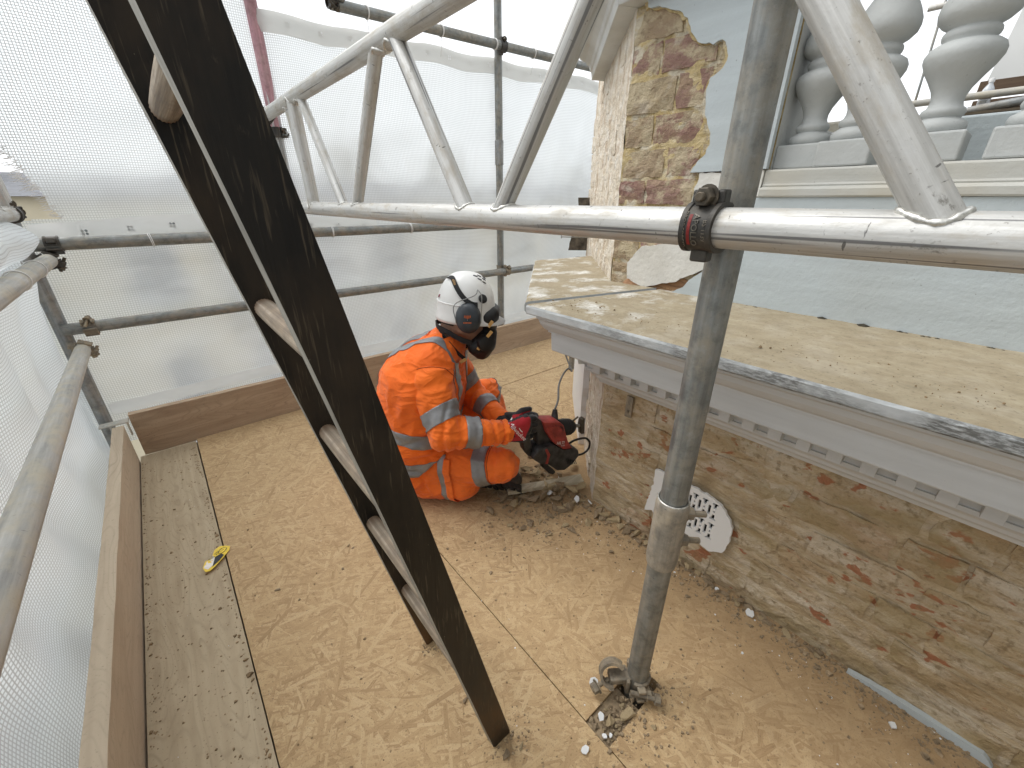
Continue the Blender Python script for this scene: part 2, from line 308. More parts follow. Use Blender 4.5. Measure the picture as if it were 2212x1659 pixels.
# ---- clothing
def cloth(name, col, var=.12, weave=700, dirt=.25):
    t = NT(name); p = t.obj(); a = t.noise(p, 9, 5, .6); w = t.noise(p, weave, 2); d = t.noise(p, 26, 5, .65)
    c = t.mix(t.ramp(a, [(.3, 0.), (.7, 1.)]), tuple(x*(1-var) for x in col), tuple(min(1, x*(1+var)) for x in col))
    c = t.mix(t.ramp(d, [(.60, 0.), (.76, dirt)]), c, tuple(x*.30 for x in col))
    t.set(c, .8); t.b.inputs['Sheen Weight'].default_value = .15
    cr = t.noise(t.map(p, (6, 6, 13)), 1, 2, .4, .9); cr = t.math('SUBTRACT', 1.0, t.math('ABSOLUTE', t.math('MULTIPLY', t.math('SUBTRACT', cr, .5), 7.0)), True)
    cr2 = t.noise(t.map(p, (15, 15, 25), (.4, .3, .2)), 1, 2, .4, .8); cr2 = t.math('SUBTRACT', 1.0, t.math('ABSOLUTE', t.math('MULTIPLY', t.math('SUBTRACT', cr2, .5), 8.0)), True)
    t.bump(t.math('ADD', t.math('ADD', t.math('MULTIPLY', cr, 2.2), t.math('MULTIPLY', cr2, .8)), t.math('ADD', t.math('MULTIPLY', a, 2), t.math('MULTIPLY', w, .3))), .42, .005); return t.m
m_orange = cloth('hi_vis_orange', (.96, .165, .007))
m_orange_v = cloth('hi_vis_vest', (.97, .155, .006))
m_orange_t = cloth('hi_vis_trousers', (.90, .165, .014), dirt=.4)
t = NT('reflective_tape'); p = t.obj(); a = t.noise(p, 14, 5, .6); t.set(t.ramp(a, [(.3, (.19, .19, .195)), (.7, (.31, .31, .315))]), .42, .15); t.bump(a, .4, .004); m_refl = t.m
m_seam = simple('seam_thread', (.45, .07, .008), .8, 0, .2, 40, 0)
m_skin = simple('skin', (.40, .22, .15), .55, 0, .12, 60, .2, .0008)
m_hair = simple('cropped_hair', (.07, .045, .03), .8, 0, .4, 400, .6, .001)
m_helmet = simple('white_hard_hat', (.80, .80, .78), .32, 0, .05, 12, 0)
m_rubber = simple('black_rubber', (.010, .010, .011), .5, 0, .3, 40, .1)
m_cup = simple('ear_cup_plastic', (.035, .042, .05), .42, 0, .35, 25, .1)
m_strap = simple('black_webbing', (.012, .012, .013), .75, 0, .3, 200, .3)
m_amber = simple('amber_clip', (.62, .36, .12), .5, 0, .15, 60, 0)
m_print_o = simple('orange_print', (.55, .12, .03), .6, 0, .1, 60, 0)
m_white_print = simple('white_print', (.85, .85, .85), .6, 0, .05, 60, 0)
m_glove_red = cloth('red_glove_fabric', (.42, .012, .022), dirt=.2)
m_glove_blk = cloth('black_glove_fabric', (.014, .014, .016), dirt=.1)
m_boot = simple('boot_leather', (.075, .062, .05), .7, 0, .35, 50, .4)
m_sole = simple('boot_sole', (.035, .03, .026), .85, 0, .5, 60, .4)
m_drill_red = simple('drill_red', (.31, .042, .034), .5, 0, .45, 35, .2)
m_drill_blk = simple('drill_black', (.034, .033, .033), .45, 0, .75, 38, .2)
m_cable_g = simple('grey_cable', (.17, .17, .165), .6, 0, .15, 60, 0)
m_cable_b = simple('black_cable', (.012, .012, .012), .5, 0, .2, 60, 0)
m_yellow = simple('yellow_label', (.85, .62, .06), .45, 0, .1, 50, 0)
m_label_white = simple('label_white', (.85, .80, .72), .5, 0, .08, 80, 0)
m_ink = simple('black_ink', (.02, .02, .022), .6, 0, .1, 60, 0)

# ------------------------------------------------------------------ mesh helpers
def link(o, parent=None):
    C.objects.link(o)
    if parent: o.parent = parent
    return o
def mesh_from(name, verts, faces, mats=None, smooth=False):
    me = bpy.data.meshes.new(name); me.from_pydata([tuple(v) for v in verts], [], faces); me.update()
    for m in (mats if isinstance(mats, (list, tuple)) else [mats]):
        if m: me.materials.append(m)
    if smooth:
        for pl in me.polygons: pl.use_smooth = True
    return me
def O(name, me, parent=None): return link(bpy.data.objects.new(name, me), parent)
def from_bm(name, bm, mats, parent=None, smooth=False, angle=None):
    bmesh.ops.recalc_face_normals(bm, faces=bm.faces)
    me = bpy.data.meshes.new(name); bm.to_mesh(me); bm.free()
    for m in (mats if isinstance(mats, (list, tuple)) else [mats]): me.materials.append(m)
    if smooth:
        for pl in me.polygons: pl.use_smooth = True
        if angle: me.set_sharp_from_angle(angle=R(angle))
    return O(name, me, parent)
def empty(name, loc=(0, 0, 0), rot=(0, 0, 0)):
    o = bpy.data.objects.new(name, None); o.empty_display_size = .05; C.objects.link(o); o.location = loc; o.rotation_euler = rot; return o
def tag(o, label=None, cat=None, group=None, kind=None):
    if label: o['label'] = label
    if cat: o['category'] = cat
    if group: o['group'] = group
    if kind: o['kind'] = kind
    return o
def part(name, me_obj_world, parent):   # parent an object whose mesh is in world space under a placed empty
    o = me_obj_world; o.name = name; o.parent = parent; o.matrix_parent_inverse = parent.matrix_basis.inverted(); return o
def box_bm(bm, x0, x1, y0, y1, z0, z1, bevel=0):
    r = bmesh.ops.create_cube(bm, size=1, matrix=Matrix.Translation(((x0+x1)/2, (y0+y1)/2, (z0+z1)/2)) @ Matrix.Diagonal((abs(x1-x0), abs(y1-y0), abs(z1-z0), 1)))
    if bevel:
        es = {e for v in r['verts'] for e in v.link_edges}
        bmesh.ops.bevel(bm, geom=list(es), offset=bevel, segments=2, affect='EDGES', profile=.5)
def frame(d):
    d = Vector(d).normalized(); return d.to_track_quat('Z', 'Y')
def tube_bm(bm, L, r, seg=28, wall=.0035, caps=True, z0=0., rings=1):
    """open-ended tube with wall thickness along local z"""
    rows = []
    for k in range(rings+1): rows.append((r, z0+L*k/rings))
    prof = rows + [(r-wall, z0+L), (r-wall, z0+L-min(.12, L*.4))] if caps else rows
    if caps: prof = [(0.0005, z0+min(.12, L*.4)), (r-wall, z0+min(.12, L*.4)), (r-wall, z0)] + prof + [(0.0005, z0+L-min(.12, L*.4))]
    lathe_bm(bm, prof, seg)
def lathe_bm(bm, prof, seg=24, M=None):
    vs = []
    for (r, z) in prof:
        ring = []
        for i in range(seg):
            a = 2*math.pi*i/seg; co = Vector((r*math.cos(a), r*math.sin(a), z))
            ring.append(bm.verts.new(M @ co if M else co))
        vs.append(ring)
    for a, b in zip(vs, vs[1:]):
        for i in range(seg):
            j = (i+1) % seg; bm.faces.new((a[i], a[j], b[j], b[i]))
    if prof[0][0] > 0.001: bm.faces.new(list(reversed(vs[0])))
    if prof[-1][0] > 0.001: bm.faces.new(vs[-1])
def tube(name, p0, p1, r, mat, parent=None, seg=28, caps=True):
    p0, p1 = Vector(p0), Vector(p1); bm = bmesh.new(); tube_bm(bm, (p1-p0).length, r, seg, caps=caps)
    o = from_bm(name, bm, mat, parent, True, 40); o.location = p0; o.rotation_mode = 'QUATERNION'; o.rotation_quaternion = frame(p1-p0); return o
def sweep(name, pts, r, mat, parent=None, seg=10, closed=False, flat=None):
    """round (or flat w x h) section swept along points"""
    pts = [Vector(p) for p in pts]; n = len(pts); vs = []; fs = []
    up = None
    for i in range(n):
        a = pts[(i-1) % n] if (i > 0 or closed) else pts[i]; b = pts[(i+1) % n] if (i < n-1 or closed) else pts[i]
        tg = (b-a).normalized()
        if up is None: up = tg.orthogonal().normalized()
        up = (up - tg*up.dot(tg)).normalized(); sd_ = tg.cross(up)
        rr = r[i] if isinstance(r, (list, tuple)) else r
        for k in range(seg):
            an = 2*math.pi*k/seg; vs.append(pts[i] + (up*math.cos(an) + sd_*math.sin(an))*rr)
    m = n if closed else n-1
    for i in range(m):
        for k in range(seg):
            a = i*seg+k; b = i*seg+(k+1) % seg; c = ((i+1) % n)*seg+(k+1) % seg; d = ((i+1) % n)*seg+k; fs.append((a, b, c, d))
    if not closed: fs.append(tuple(reversed(range(seg)))); fs.append(tuple((n-1)*seg+k for k in range(seg)))
    return O(name, mesh_from(name, vs, fs, mat, True), parent)
def spline(pts, n=8):
    pts = [Vector(p) for p in pts]; out = []
    P = [pts[0]*2-pts[1]] + pts + [pts[-1]*2-pts[-2]]
    for i in range(1, len(P)-2):
        for k in range(n):
            t_ = k/n; a, b, c, d = P[i-1], P[i], P[i+1], P[i+2]
            out.append(.5*((2*b)+(c-a)*t_+(2*a-5*b+4*c-d)*t_*t_+(3*b-a-3*c+d)*t_**3))
    out.append(pts[-1]); return out
def ribbon(name, pts, nrm, w, th, mat, parent=None):
    """flat strap following pts; nrm = list of outward normals"""
    vs, fs = [], []; n = len(pts)
    for i in range(n):
        a, b = Vector(pts[max(0, i-1)]), Vector(pts[min(n-1, i+1)]); tg = (b-a).normalized(); nn = Vector(nrm[i]).normalized(); s_ = tg.cross(nn).normalized()
        for (sx, sn) in ((-1, 0), (1, 0), (1, 1), (-1, 1)): vs.append(Vector(pts[i]) + s_*sx*w/2 + nn*sn*th)
    for i in range(n-1):
        for k in range(4): fs.append((i*4+k, i*4+(k+1) % 4, (i+1)*4+(k+1) % 4, (i+1)*4+k))
    fs += [(3, 2, 1, 0), tuple((n-1)*4+k for k in range(4))]
    return O(name, mesh_from(name, vs, fs, mat), parent)
def jag(poly, step, amp, seed=0):
    out = []
    for i, a in enumerate(poly):
        b = poly[(i+1) % len(poly)]; L = math.hypot(b[0]-a[0], b[1]-a[1]); n = max(1, int(L/step))
        for k in range(n):
            x, y = a[0]+(b[0]-a[0])*k/n, a[1]+(b[1]-a[1])*k/n
            d = MN.noise_vector((x*60+seed, y*60, seed*3.3))*amp + MN.noise_vector((x*170+seed, y*170, seed*1.3))*amp*.5
            out.append((x+d.x, y+d.y))
    return out
def jago(path, step, amp, seed=0):
    return jag(path, step, amp, seed)[:-max(1, int(math.hypot(path[0][0]-path[-1][0], path[0][1]-path[-1][1])/step))] + [path[-1]]
from mathutils.geometry import tessellate_polygon
def cap_faces(bm, top, bot, pts2):
    for tri in tessellate_polygon([[Vector((a, b, 0)) for a, b in pts2]]):
        try: bm.faces.new([top[i] for i in tri]); bm.faces.new([bot[i] for i in reversed(tri)])
        except ValueError: pass
def slab(name, poly, x_front, th, mat, parent=None, bev=0.0):
    """polygon in (y,z) extruded from x_front to x_front+th"""
    bm = bmesh.new(); f = [bm.verts.new((x_front, y, z)) for y, z in poly]; b = [bm.verts.new((x_front+th, y, z)) for y, z in poly]
    n = len(poly); cap_faces(bm, f, b, poly)
    for i in range(n): bm.faces.new((f[i], f[(i+1) % n], b[(i+1) % n], b[i]))
    return from_bm(name, bm, mat, parent)
def text_me(body, size, mat, name='lettering', extrude=.0):
    cu = bpy.data.curves.new('txt', 'FONT'); cu.body = body; cu.size = size; cu.extrude = extrude; cu.align_x = 'CENTER'; cu.align_y = 'CENTER'; cu.resolution_u = 3
    o = bpy.data.objects.new('txt', cu); C.objects.link(o); dg = bpy.context.evaluated_depsgraph_get(); dg.update()
    me = bpy.data.meshes.new_from_object(o.evaluated_get(dg)); bpy.data.objects.remove(o); bpy.data.curves.remove(cu)
    me.name = name; me.materials.clear(); me.materials.append(mat); return me
def rock(seed, flat=1.0, sub=1):
    rn = random.Random(seed); bm = bmesh.new(); bmesh.ops.create_icosphere(bm, subdivisions=sub, radius=.5)
    for _ in range(9):
        n = Vector((rn.gauss(0, 1), rn.gauss(0, 1), rn.gauss(0, 1))).normalized(); d = rn.uniform(.14, .36)
        for v in bm.verts:
            k = v.co.dot(n)-d
            if k > 0: v.co -= n*k
    for v in bm.verts: v.co += MN.noise_vector(v.co*3+Vector((seed, 0, 0)))*.08
    for v in bm.verts: v.co.z *= flat
    bmesh.ops.recalc_face_normals(bm, faces=bm.faces)
    me = bpy.data.meshes.new('rock'); bm.to_mesh(me); bm.free(); return me

# ================================================================== SETTING
bm = bmesh.new(); bmesh.ops.create_grid(bm, x_segments=2, y_segments=2, size=220, matrix=Matrix.Translation((0, 60, -11)))
m_ground = simple('street_ground', (.20, .20, .195), .9, 0, .25, .3, 0)
tag(from_bm('ground', bm, m_ground), kind='structure')

# ---- the terrace of houses across the street, seen only through the sheeting
m_stucco = simple('cream_stucco', (.66, .58, .42), .85, 0, .08, 2, 0)
m_stucco2 = simple('grey_stucco', (.55, .53, .47), .85, 0, .08, 2, 0)
m_slate = simple('roof_slate', (.10, .105, .12), .7, 0, .3, 6, .3, .01)
m_win = simple('window_glass', (.12, .135, .15), .15, 0, .2, 2, 0)
m_wfr = simple('window_frame', (.70, .69, .66), .6, 0, .05, 3, 0)
def wmat(o):
    return (wmat(o.parent) @ o.matrix_parent_inverse if o.parent else Matrix.Identity(4)) @ o.matrix_basis
def adopt(o, par, name=None):
    """parent o to par and keep o where it stands in the world"""
    if name: o.name = name
    o.parent = par; o.matrix_parent_inverse = wmat(par).inverted(); return o
def house(x0, x1, y, eave, wm, label, rise=2.2, chim=()):
    h = empty('terraced_house', ((x0+x1)/2, y, -11)); tag(h, label, 'house', 'houses across the street')
    bm = bmesh.new(); box_bm(bm, x0, x1, y, y+7, -11, eave); wall = adopt(from_bm('wall', bm, wm), h)
    bm = bmesh.new()
    vs = [bm.verts.new(v) for v in ((x0, y-.25, eave+.003), (x1, y-.25, eave+.003), (x1, y+3.5, eave+rise), (x0, y+3.5, eave+rise), (x0, y+7.2, eave+.003), (x1, y+7.2, eave+.003))]
    for f in ((0, 1, 2, 3), (3, 2, 5, 4), (0, 3, 4), (1, 5, 2), (0, 4, 5, 1)): bm.faces.new([vs[i] for i in f])
    roof = adopt(from_bm('roof', bm, m_slate), h)
    for cx in chim:
        bm = bmesh.new(); box_bm(bm, cx-.55, cx+.55, y+2.6, y+3.6, eave+.3, eave+rise+1.1); adopt(from_bm('chimney', bm, m_stucco2), roof)
    n = max(2, int((x1-x0)/2.1)); wme = None
    for fl in range(4):
        for k in range(n):
            cx = x0+(k+.5)*(x1-x0)/n; cz = eave-1.75-fl*2.9
            if cz < -10: continue
            if wme is None:
                b = bmesh.new()
                for bx in ((-.55, -.45, -.9, .9), (.45, .55, -.9, .9), (-.45, .45, .8, .9), (-.45, .45, -.9, -.8), (-.45, .45, -.03, .03)): box_bm(b, bx[0], bx[1], -.08, .05, bx[2], bx[3])
                w = from_bm('window', b, m_wfr); wme = w.data
                b = bmesh.new(); box_bm(b, -.45, .45, -.03, .02, -.8, .8); pn = from_bm('pane', b, m_win); pme = pn.data
            else: w = O('window', wme); pn = O('pane', pme)
            w.location = (cx, y-.02, cz); pn.location = (cx, y-.02, cz)
            adopt(w, h); adopt(pn, w)
    return h
house(-14, -6.5, 15, 1.2, m_stucco, 'cream house farthest left across the street, seen through the torn sheeting', .60, (-9,))
house(-6.5, 1.2, 15, 1.22, m_stucco, 'cream house with slate roof behind the left part of the sheeting', .62, (-3.4,))
house(1.2, 7.6, 16, 1.2, m_stucco2, 'grey house blurred by the sheeting beyond the lattice beam', .8, (2.4, 6.6))
house(7.6, 15.5, 15.5, 1.1, m_stucco, 'cream house blurred behind the sheeting near the worker', .7, (10.4,))
house(15.5, 26, 17, 1.25, m_stucco2, 'pale house at the right end, blurred behind the sheeting', .8, (18.5, 23))

# ---- platform floor: deck of scaffold boards with OSB sheets on it
bm = bmesh.new(); box_bm(bm, -.315, 2.75, -1.2, 2.52, -.075, -.04)  # deck coloured dark so the gaps between the sheets look shaded
floor = tag(from_bm('floor', bm, m_deck), kind='structure')
def panel(poly, z0, z1, mat, name):
    bm = bmesh.new(); top = [bm.verts.new((x, y, z1)) for x, y in poly]; bot = [bm.verts.new((x, y, z0)) for x, y in poly]; n = len(poly)
    cap_faces(bm, top, bot, poly)
    for i in range(n): bm.faces.new((top[i], bot[i], bot[(i+1) % n], top[(i+1) % n]))
    return adopt(from_bm(name, bm, mat), floor)
def rough_line(a, b, n, amp, seed):
    return [(a[0]+(b[0]-a[0])*k/n+MN.noise((k*.9, seed, 0))*amp, a[1]+(b[1]-a[1])*k/n+MN.noise((k*.9, seed, 5))*amp) for k in range(n+1)]
panel(rough_line((-.090, .01), (.4955, .01), 2, 0, 1) + rough_line((.4955, .02), (.4955, 2.475), 60, .0012, 2) + rough_line((-.086, 2.475), (-.0905, .02), 60, .0012, 3), -.0375, 0, m_osb[0], 'osb_panel')
panel([(.4985, -1.2), (1.55, -1.2), (1.55, 1.952), (.4985, 1.952), (.4985, .312), (.708, .312), (.708, .242), (.4985, .242)], -.0375, 0, m_osb[1], 'osb_panel')
panel([(.4985, 1.957), (1.553, 1.957), (2.74, 1.961), (2.74, 2.475), (.4985, 2.475)], -.0375, .001, m_osb[2], 'osb_panel')
panel([(1.5535, -1.2), (2.74, -1.2), (2.74, 1.957), (1.5535, 1.953)], -.0375, -.0008, m_osb[2], 'osb_panel')
panel([(-.090, -1.2), (.4955, -1.2), (.4955, .007), (-.090, .007)], -.0375, 0, m_osb[2], 'osb_panel')
panel(rough_line((-.0935, -1.2), (-.0925, 2.47), 50, .0006, 9) + [(-.316, 2.47), (-.316, -1.2)], -.0375, -.007, m_board, 'scaffold_board')
# dust and crumbs lying over the floor: nobody could count it
def crumbs(name, spots, mat, seed, mean, flat=.6, z=0.0):
    """spots: function -> (x, y, size)"""
    rn = random.Random(seed); vs, fs = [], []
    for (x, y, s) in spots(rn):
        q = []
        for k in range(5):
            a = k*1.2566+rn.uniform(-.3, .3); q.append((x+math.cos(a)*s*rn.uniform(.5, 1), y+math.sin(a)*s*rn.uniform(.4, 1)))
        b = len(vs)
        for (qx, qy) in q: vs.append((qx, qy, z-.001))
        for (qx, qy) in q: vs.append((x+(qx-x)*.7, y+(qy-y)*.7, z+s*flat*rn.uniform(.5, 1.1)))
        fs.append(tuple(b+5+k for k in range(5)))
        for k in range(5): fs.append((b+k, b+(k+1) % 5, b+5+(k+1) % 5, b+5+k))
    return tag(O(name, mesh_from(name, vs, fs, mat)), kind='stuff')
def spread(rn):
    out = []
    for _ in range(1000): out.append((rn.uniform(-.08, 1.1), rn.uniform(.05, 2.4), rn.lognormvariate(-6.4, .5)))
    for _ in range(80): out.append((rn.uniform(-.06, .95), rn.uniform(.1, 1.9), rn.lognormvariate(-5.45, .25)))
    for _ in range(350): out.append((rn.uniform(1.1, 2.5), rn.uniform(1.0, 2.45), rn.lognormvariate(-6.2, .4)))
    return out
def wallfoot(rn):
    out = []
    for _ in range(2600):
        y = rn.uniform(-.5, 1.0); d = rn.expovariate(1/.055)
        out.append((1.128-d, y, rn.lognormvariate(-5.75, .5)*(1 if d < .1 else .7)))
    for _ in range(900):
        x, y = rn.gauss(.97, .17), rn.gauss(.93, .12)
        if x < 1.13: out.append((x, y, rn.lognormvariate(-5.6, .5)))
    for _ in range(220): out.append((rn.gauss(.63, .07), rn.gauss(.235, .045), rn.lognormvariate(-5.7, .5)))
    for _ in range(120): out.append((rn.gauss(.335, .03), rn.gauss(.40, .03), rn.lognormvariate(-6.0, .4)))
    for _ in range(90): out.append((rn.gauss(.31, .02), rn.gauss(.71, .02), rn.lognormvariate(-6.1, .4)))
    return out
def boardgrit(rn):
    out = [(rn.uniform(-.31, -.10), rn.uniform(.2, 2.4), rn.lognormvariate(-6.1, .5)) for _ in range(620)]
    out += [(-.10-abs(rn.gauss(0, .008)), rn.uniform(.3, 2.4), rn.lognormvariate(-5.9, .5)) for _ in range(260)]
    out += [(-.311+abs(rn.gauss(0, .008)), rn.uniform(.3, 2.4), rn.lognormvariate(-6.0, .5)) for _ in range(220)]
    return out
m_crumb = simple('mortar_crumb', (.26, .185, .105), .95, 0, .5, 60, 0)
crumbs('floor_grit', spread, m_crumb, 3, 0)
crumbs('wall_foot_rubble', wallfoot, m_stone, 4, 0, .7)
crumbs('board_grit', boardgrit, m_crumb, 5, 0, .6, -.007)
crumbs('paint_flakes', lambda rn: [(1.12-rn.expovariate(1/.12), rn.uniform(-.4, .95), rn.lognormvariate(-6.1, .5)) for _ in range(130)]+[(rn.uniform(-.3, .5), rn.uniform(.3, 2.2), rn.lognormvariate(-6.7, .4)) for _ in range(60)], m_chip, 6, 0, .3)

# ================================================================== THE BUILDING BEING REPAIRED
bld = tag(empty('building', (1.6, .3, -.4)), 'pale blue painted stone building with hacked brickwork, dentil cornice and balusters', 'building')
D45 = Vector((.70710678, .70710678, 0)); N45 = Vector((-.70710678, .70710678, 0))
WX, WY = 1.13, .815
# -- lower wall
def rough_sheet(name, org, ud, vd, nd, nu, nv, lu, lv, amp, mat, par, k=18):
    vs, fs = [], []
    for j in range(nv+1):
        for i in range(nu+1):
            p = Vector(org)+Vector(ud)*(lu*i/nu)+Vector(vd)*(lv*j/nv)
            h = MN.noise(p*k)*amp+MN.noise(p*k*3.1)*amp*.45
            vs.append(p+Vector(nd)*h)
    for j in range(nv):
        for i in range(nu):
            a = j*(nu+1)+i; fs.append((a, a+1, a+nu+2, a+nu+1))
    me = mesh_from(name, vs, fs, mat, True); return adopt(O(name, me), par)
wall = rough_sheet('wall', (WX+.003, WY, -.4), (0, -1, 0), (0, 0, 1), (-1, 0, 0), 150, 64, 2.2, .97, .006, m_low, bld)
cwall = rough_sheet('canted_wall', Vector((WX+.003, WY+.001, -.4)), D45, (0, 0, 1), N45, 70, 64, 1.15, .97, .005, m_lime, bld)
def brick_me(l, h, d, seed, amp=.004, chip=.3, nx=6, nz=3):
    rn = random.Random(seed); vs, fs = [], []
    for j in range(nz+1):
        for i in range(nx+1):
            u, w = i/nx-.5, j/nz-.5
            e = max(abs(u)*2, abs(w)*2); dd = MN.noise((u*l*40+seed*9, w*h*40, seed))*amp - (e > .99)*rn.uniform(.001, .0035)
            jx = rn.uniform(-.004, .004) if abs(u) > .49 else 0; jz = rn.uniform(-.003, .003) if abs(w) > .49 else 0
            vs.append((u*l+jx, -dd, w*h+jz))
    n = len(vs); ring = [i for i in range(nx+1)] + [(j+1)*(nx+1)-1 for j in range(1, nz+1)] + [nz*(nx+1)+i for i in range(nx-1, -1, -1)] + [j*(nx+1) for j in range(nz-1, 0, -1)]
    for i in ring: vs.append((vs[i][0]*1.005, d, vs[i][2]*1.005))
    for j in range(nz):
        for i in range(nx):
            a = j*(nx+1)+i; fs.append((a, a+1, a+nx+2, a+nx+1))
    m = len(ring)
    for k in range(m): fs.append((ring[(k+1) % m], ring[k], n+k, n+(k+1) % m))
    return fs, vs
def brick_set(mat, sizes, seeds, d=.03, **kw):
    out = {}
    for s in sizes:
        out[s] = []
        for q in range(seeds):
            fs, vs = brick_me(s[0], s[1], d, q+len(out)*7, **kw); out[s].append(mesh_from('brick', vs, fs, mat, False))
    return out
def lay(par, sets, org, ud, rot, length, courses, z0, ch, joint, proud, seed, keep=None):
    """lay courses of bricks on a face: along ud from org; rot turns mesh -y to the outward normal"""
    rn = random.Random(seed); big, small = list(sets)[:2]
    for c in range(courses):
        s = -rn.uniform(.0, .12)-(c % 2)*.06; k = c
        while s < length:
            sz = big if (k % 2 == 0) else small; k += 1
            a, b = s, s+sz[0]; s = b+joint
            if b > length+.004 or a < -.012: 
                if a < -.012 or a > length-.02: continue
            p = Vector(org)+Vector(ud)*((a+b)/2)
            z = z0+c*ch+ch/2
            if keep and not keep((a+b)/2, z, sz): continue
            o = O('brick', rn.choice(sets[sz])); o.location = (p.x, p.y, z)
            o.rotation_euler = (rn.uniform(-.015, .015), rn.uniform(-.012, .012), rot+rn.uniform(-.02, .02))
            nrm = Vector((math.sin(rot), -math.cos(rot), 0)); o.location += nrm*(proud+rn.uniform(-.003, .003))
            adopt(o, par)
S_low = brick_set(m_low_brick, ((.205, .078), (.098, .078)), 6, .03, amp=.006)
lay(wall, S_low, (WX, WY-.008, 0), (0, -1, 0), R(-90), 1.4, 6, -.01, .094, .013, .0030, 11, lambda s, z, sz: not (.22 < s < .56 and .10 < z < .32))
S_lime = brick_set(m_lime, ((.205, .078), (.098, .078)), 3, .03)
lay(cwall, S_lime, Vector((WX, WY, 0))+D45*.008, D45, R(-135)+R(270)-R(90)-R(0) if False else math.atan2(N45.x, -N45.y), .42, 6, -.01, .094, .010, .003, 12)
# plaster left on the canted face beyond the hacked corner, its broken edge showing white
pe = Vector((WX, WY, 0))+D45*.43
bm = bmesh.new(); rn = random.Random(5); rows = []
for k in range(26):
    z = -.02+.66*k/25; o1 = MN.noise((z*14, 3, 1))*.012+MN.noise((z*40, 8, 1))*.005
    rows.append([bm.verts.new(pe+D45*(o1)+N45*.002+Vector((0, 0, z))), bm.verts.new(pe+D45*(o1+.004)+N45*.030+Vector((0, 0, z))), bm.verts.new(pe+D45*.6+N45*.030+Vector((0, 0, z)))])
for a, b in zip(rows, rows[1:]):
    for i in range(2): bm.faces.new((a[i], a[i+1], b[i+1], b[i]))
adopt(from_bm('plaster_edge', bm, m_chip), bld)
# pale strip of old paint left along the foot of the wall
st = [(-.066, -.004), (-.066, .006), (-.10, .012), (-.15, .019), (-.221, .021), (-.27, .024), (-.31, .024), (-.322, .013), (-.335, -.004)]
adopt(slab('paint_strip', jag(st, .012, .0015, 4), WX-.016, .014, m_blue), bld)
# metal bracket left in the wall
bm = bmesh.new(); box_bm(bm, WX-.014, WX-.008, .680, .706, .455, .535, .001); box_bm(bm, WX-.020, WX-.0145, .690, .697, .475, .482, .001)
adopt(from_bm('wall_bracket', bm, m_cast_dust), bld)
# -- air vent with its broken render surround
vp = [(.572, .128), (.556, .25), (.557, .312), (.437, .318), (.36, .312), (.330, .300), (.302, .272), (.286, .245), (.284, .19), (.293, .140), (.33, .117), (.404, .127), (.50, .105), (.545, .14)]
cu = bpy.data.curves.new('vent', 'CURVE'); cu.dimensions = '2D'; cu.fill_mode = 'BOTH'; cu.extrude = .0045
def loop(pts):
    s = cu.splines.new('POLY'); s.points.add(len(pts)-1); s.use_cyclic_u = True
    for q, (a, b) in zip(s.points, pts): q.co = (a, b, 0, 1)
loop([(y, z) for y, z in jag(vp, .007, .0048, 2)])
def slot_bar(y, z0, z1, w=.0082): loop([(y-w/2, z0), (y+w/2, z0), (y+w/2, z1), (y-w/2, z1)])
def slot_T(y, z, up, L=.020, w=.0082):
    s_ = -1 if up else 1
    loop([(y-.0095, z), (y+.0095, z), (y+.0095, z+s_*.0058), (y+w/2, z+s_*.007), (y+w/2, z+s_*L), (y-w/2, z+s_*L), (y-w/2, z+s_*.007), (y-.0095, z+s_*.0058)])
def slot_dot(y, z, r=.0038): loop([(y+r*math.cos(k*.785), z+r*math.sin(k*.785)) for k in range(8)])
for r_, (zt, zb, y0) in enumerate(((.299, .237, .3935), (.222, .160, .3920))):
    zm = (zt+zb)/2
    for k in range(-4, 2):
        y = y0-.0315*k
        if y > .545: continue
        slot_bar(y, zm-.017, zm+.017)
        yt = y-.01575
        if yt > .335: slot_T(yt, zt, True); slot_dot(yt, zm); slot_T(yt, zb, False)
vo = bpy.data.objects.new('vent', cu); C.objects.link(vo); dg = bpy.context.evaluated_depsgraph_get(); dg.update()
vm = bpy.data.meshes.new_from_object(vo.evaluated_get(dg)); bpy.data.objects.remove(vo); vm.materials.clear(); vm.materials.append(m_chip)
vm.transform(Matrix(((0, 0, 1, WX-.012), (1, 0, 0, 0), (0, 1, 0, 0), (0, 0, 0, 1))))
vent = adopt(O('air_vent', vm), bld)
adopt(slab('vent_shade_plate', [(.55, .14), (.55, .312), (.34, .30), (.30, .25), (.30, .15), (.34, .13)], WX-.0066, .004, m_black), vent)  # black plate puts shade behind the slots in place of a hollow
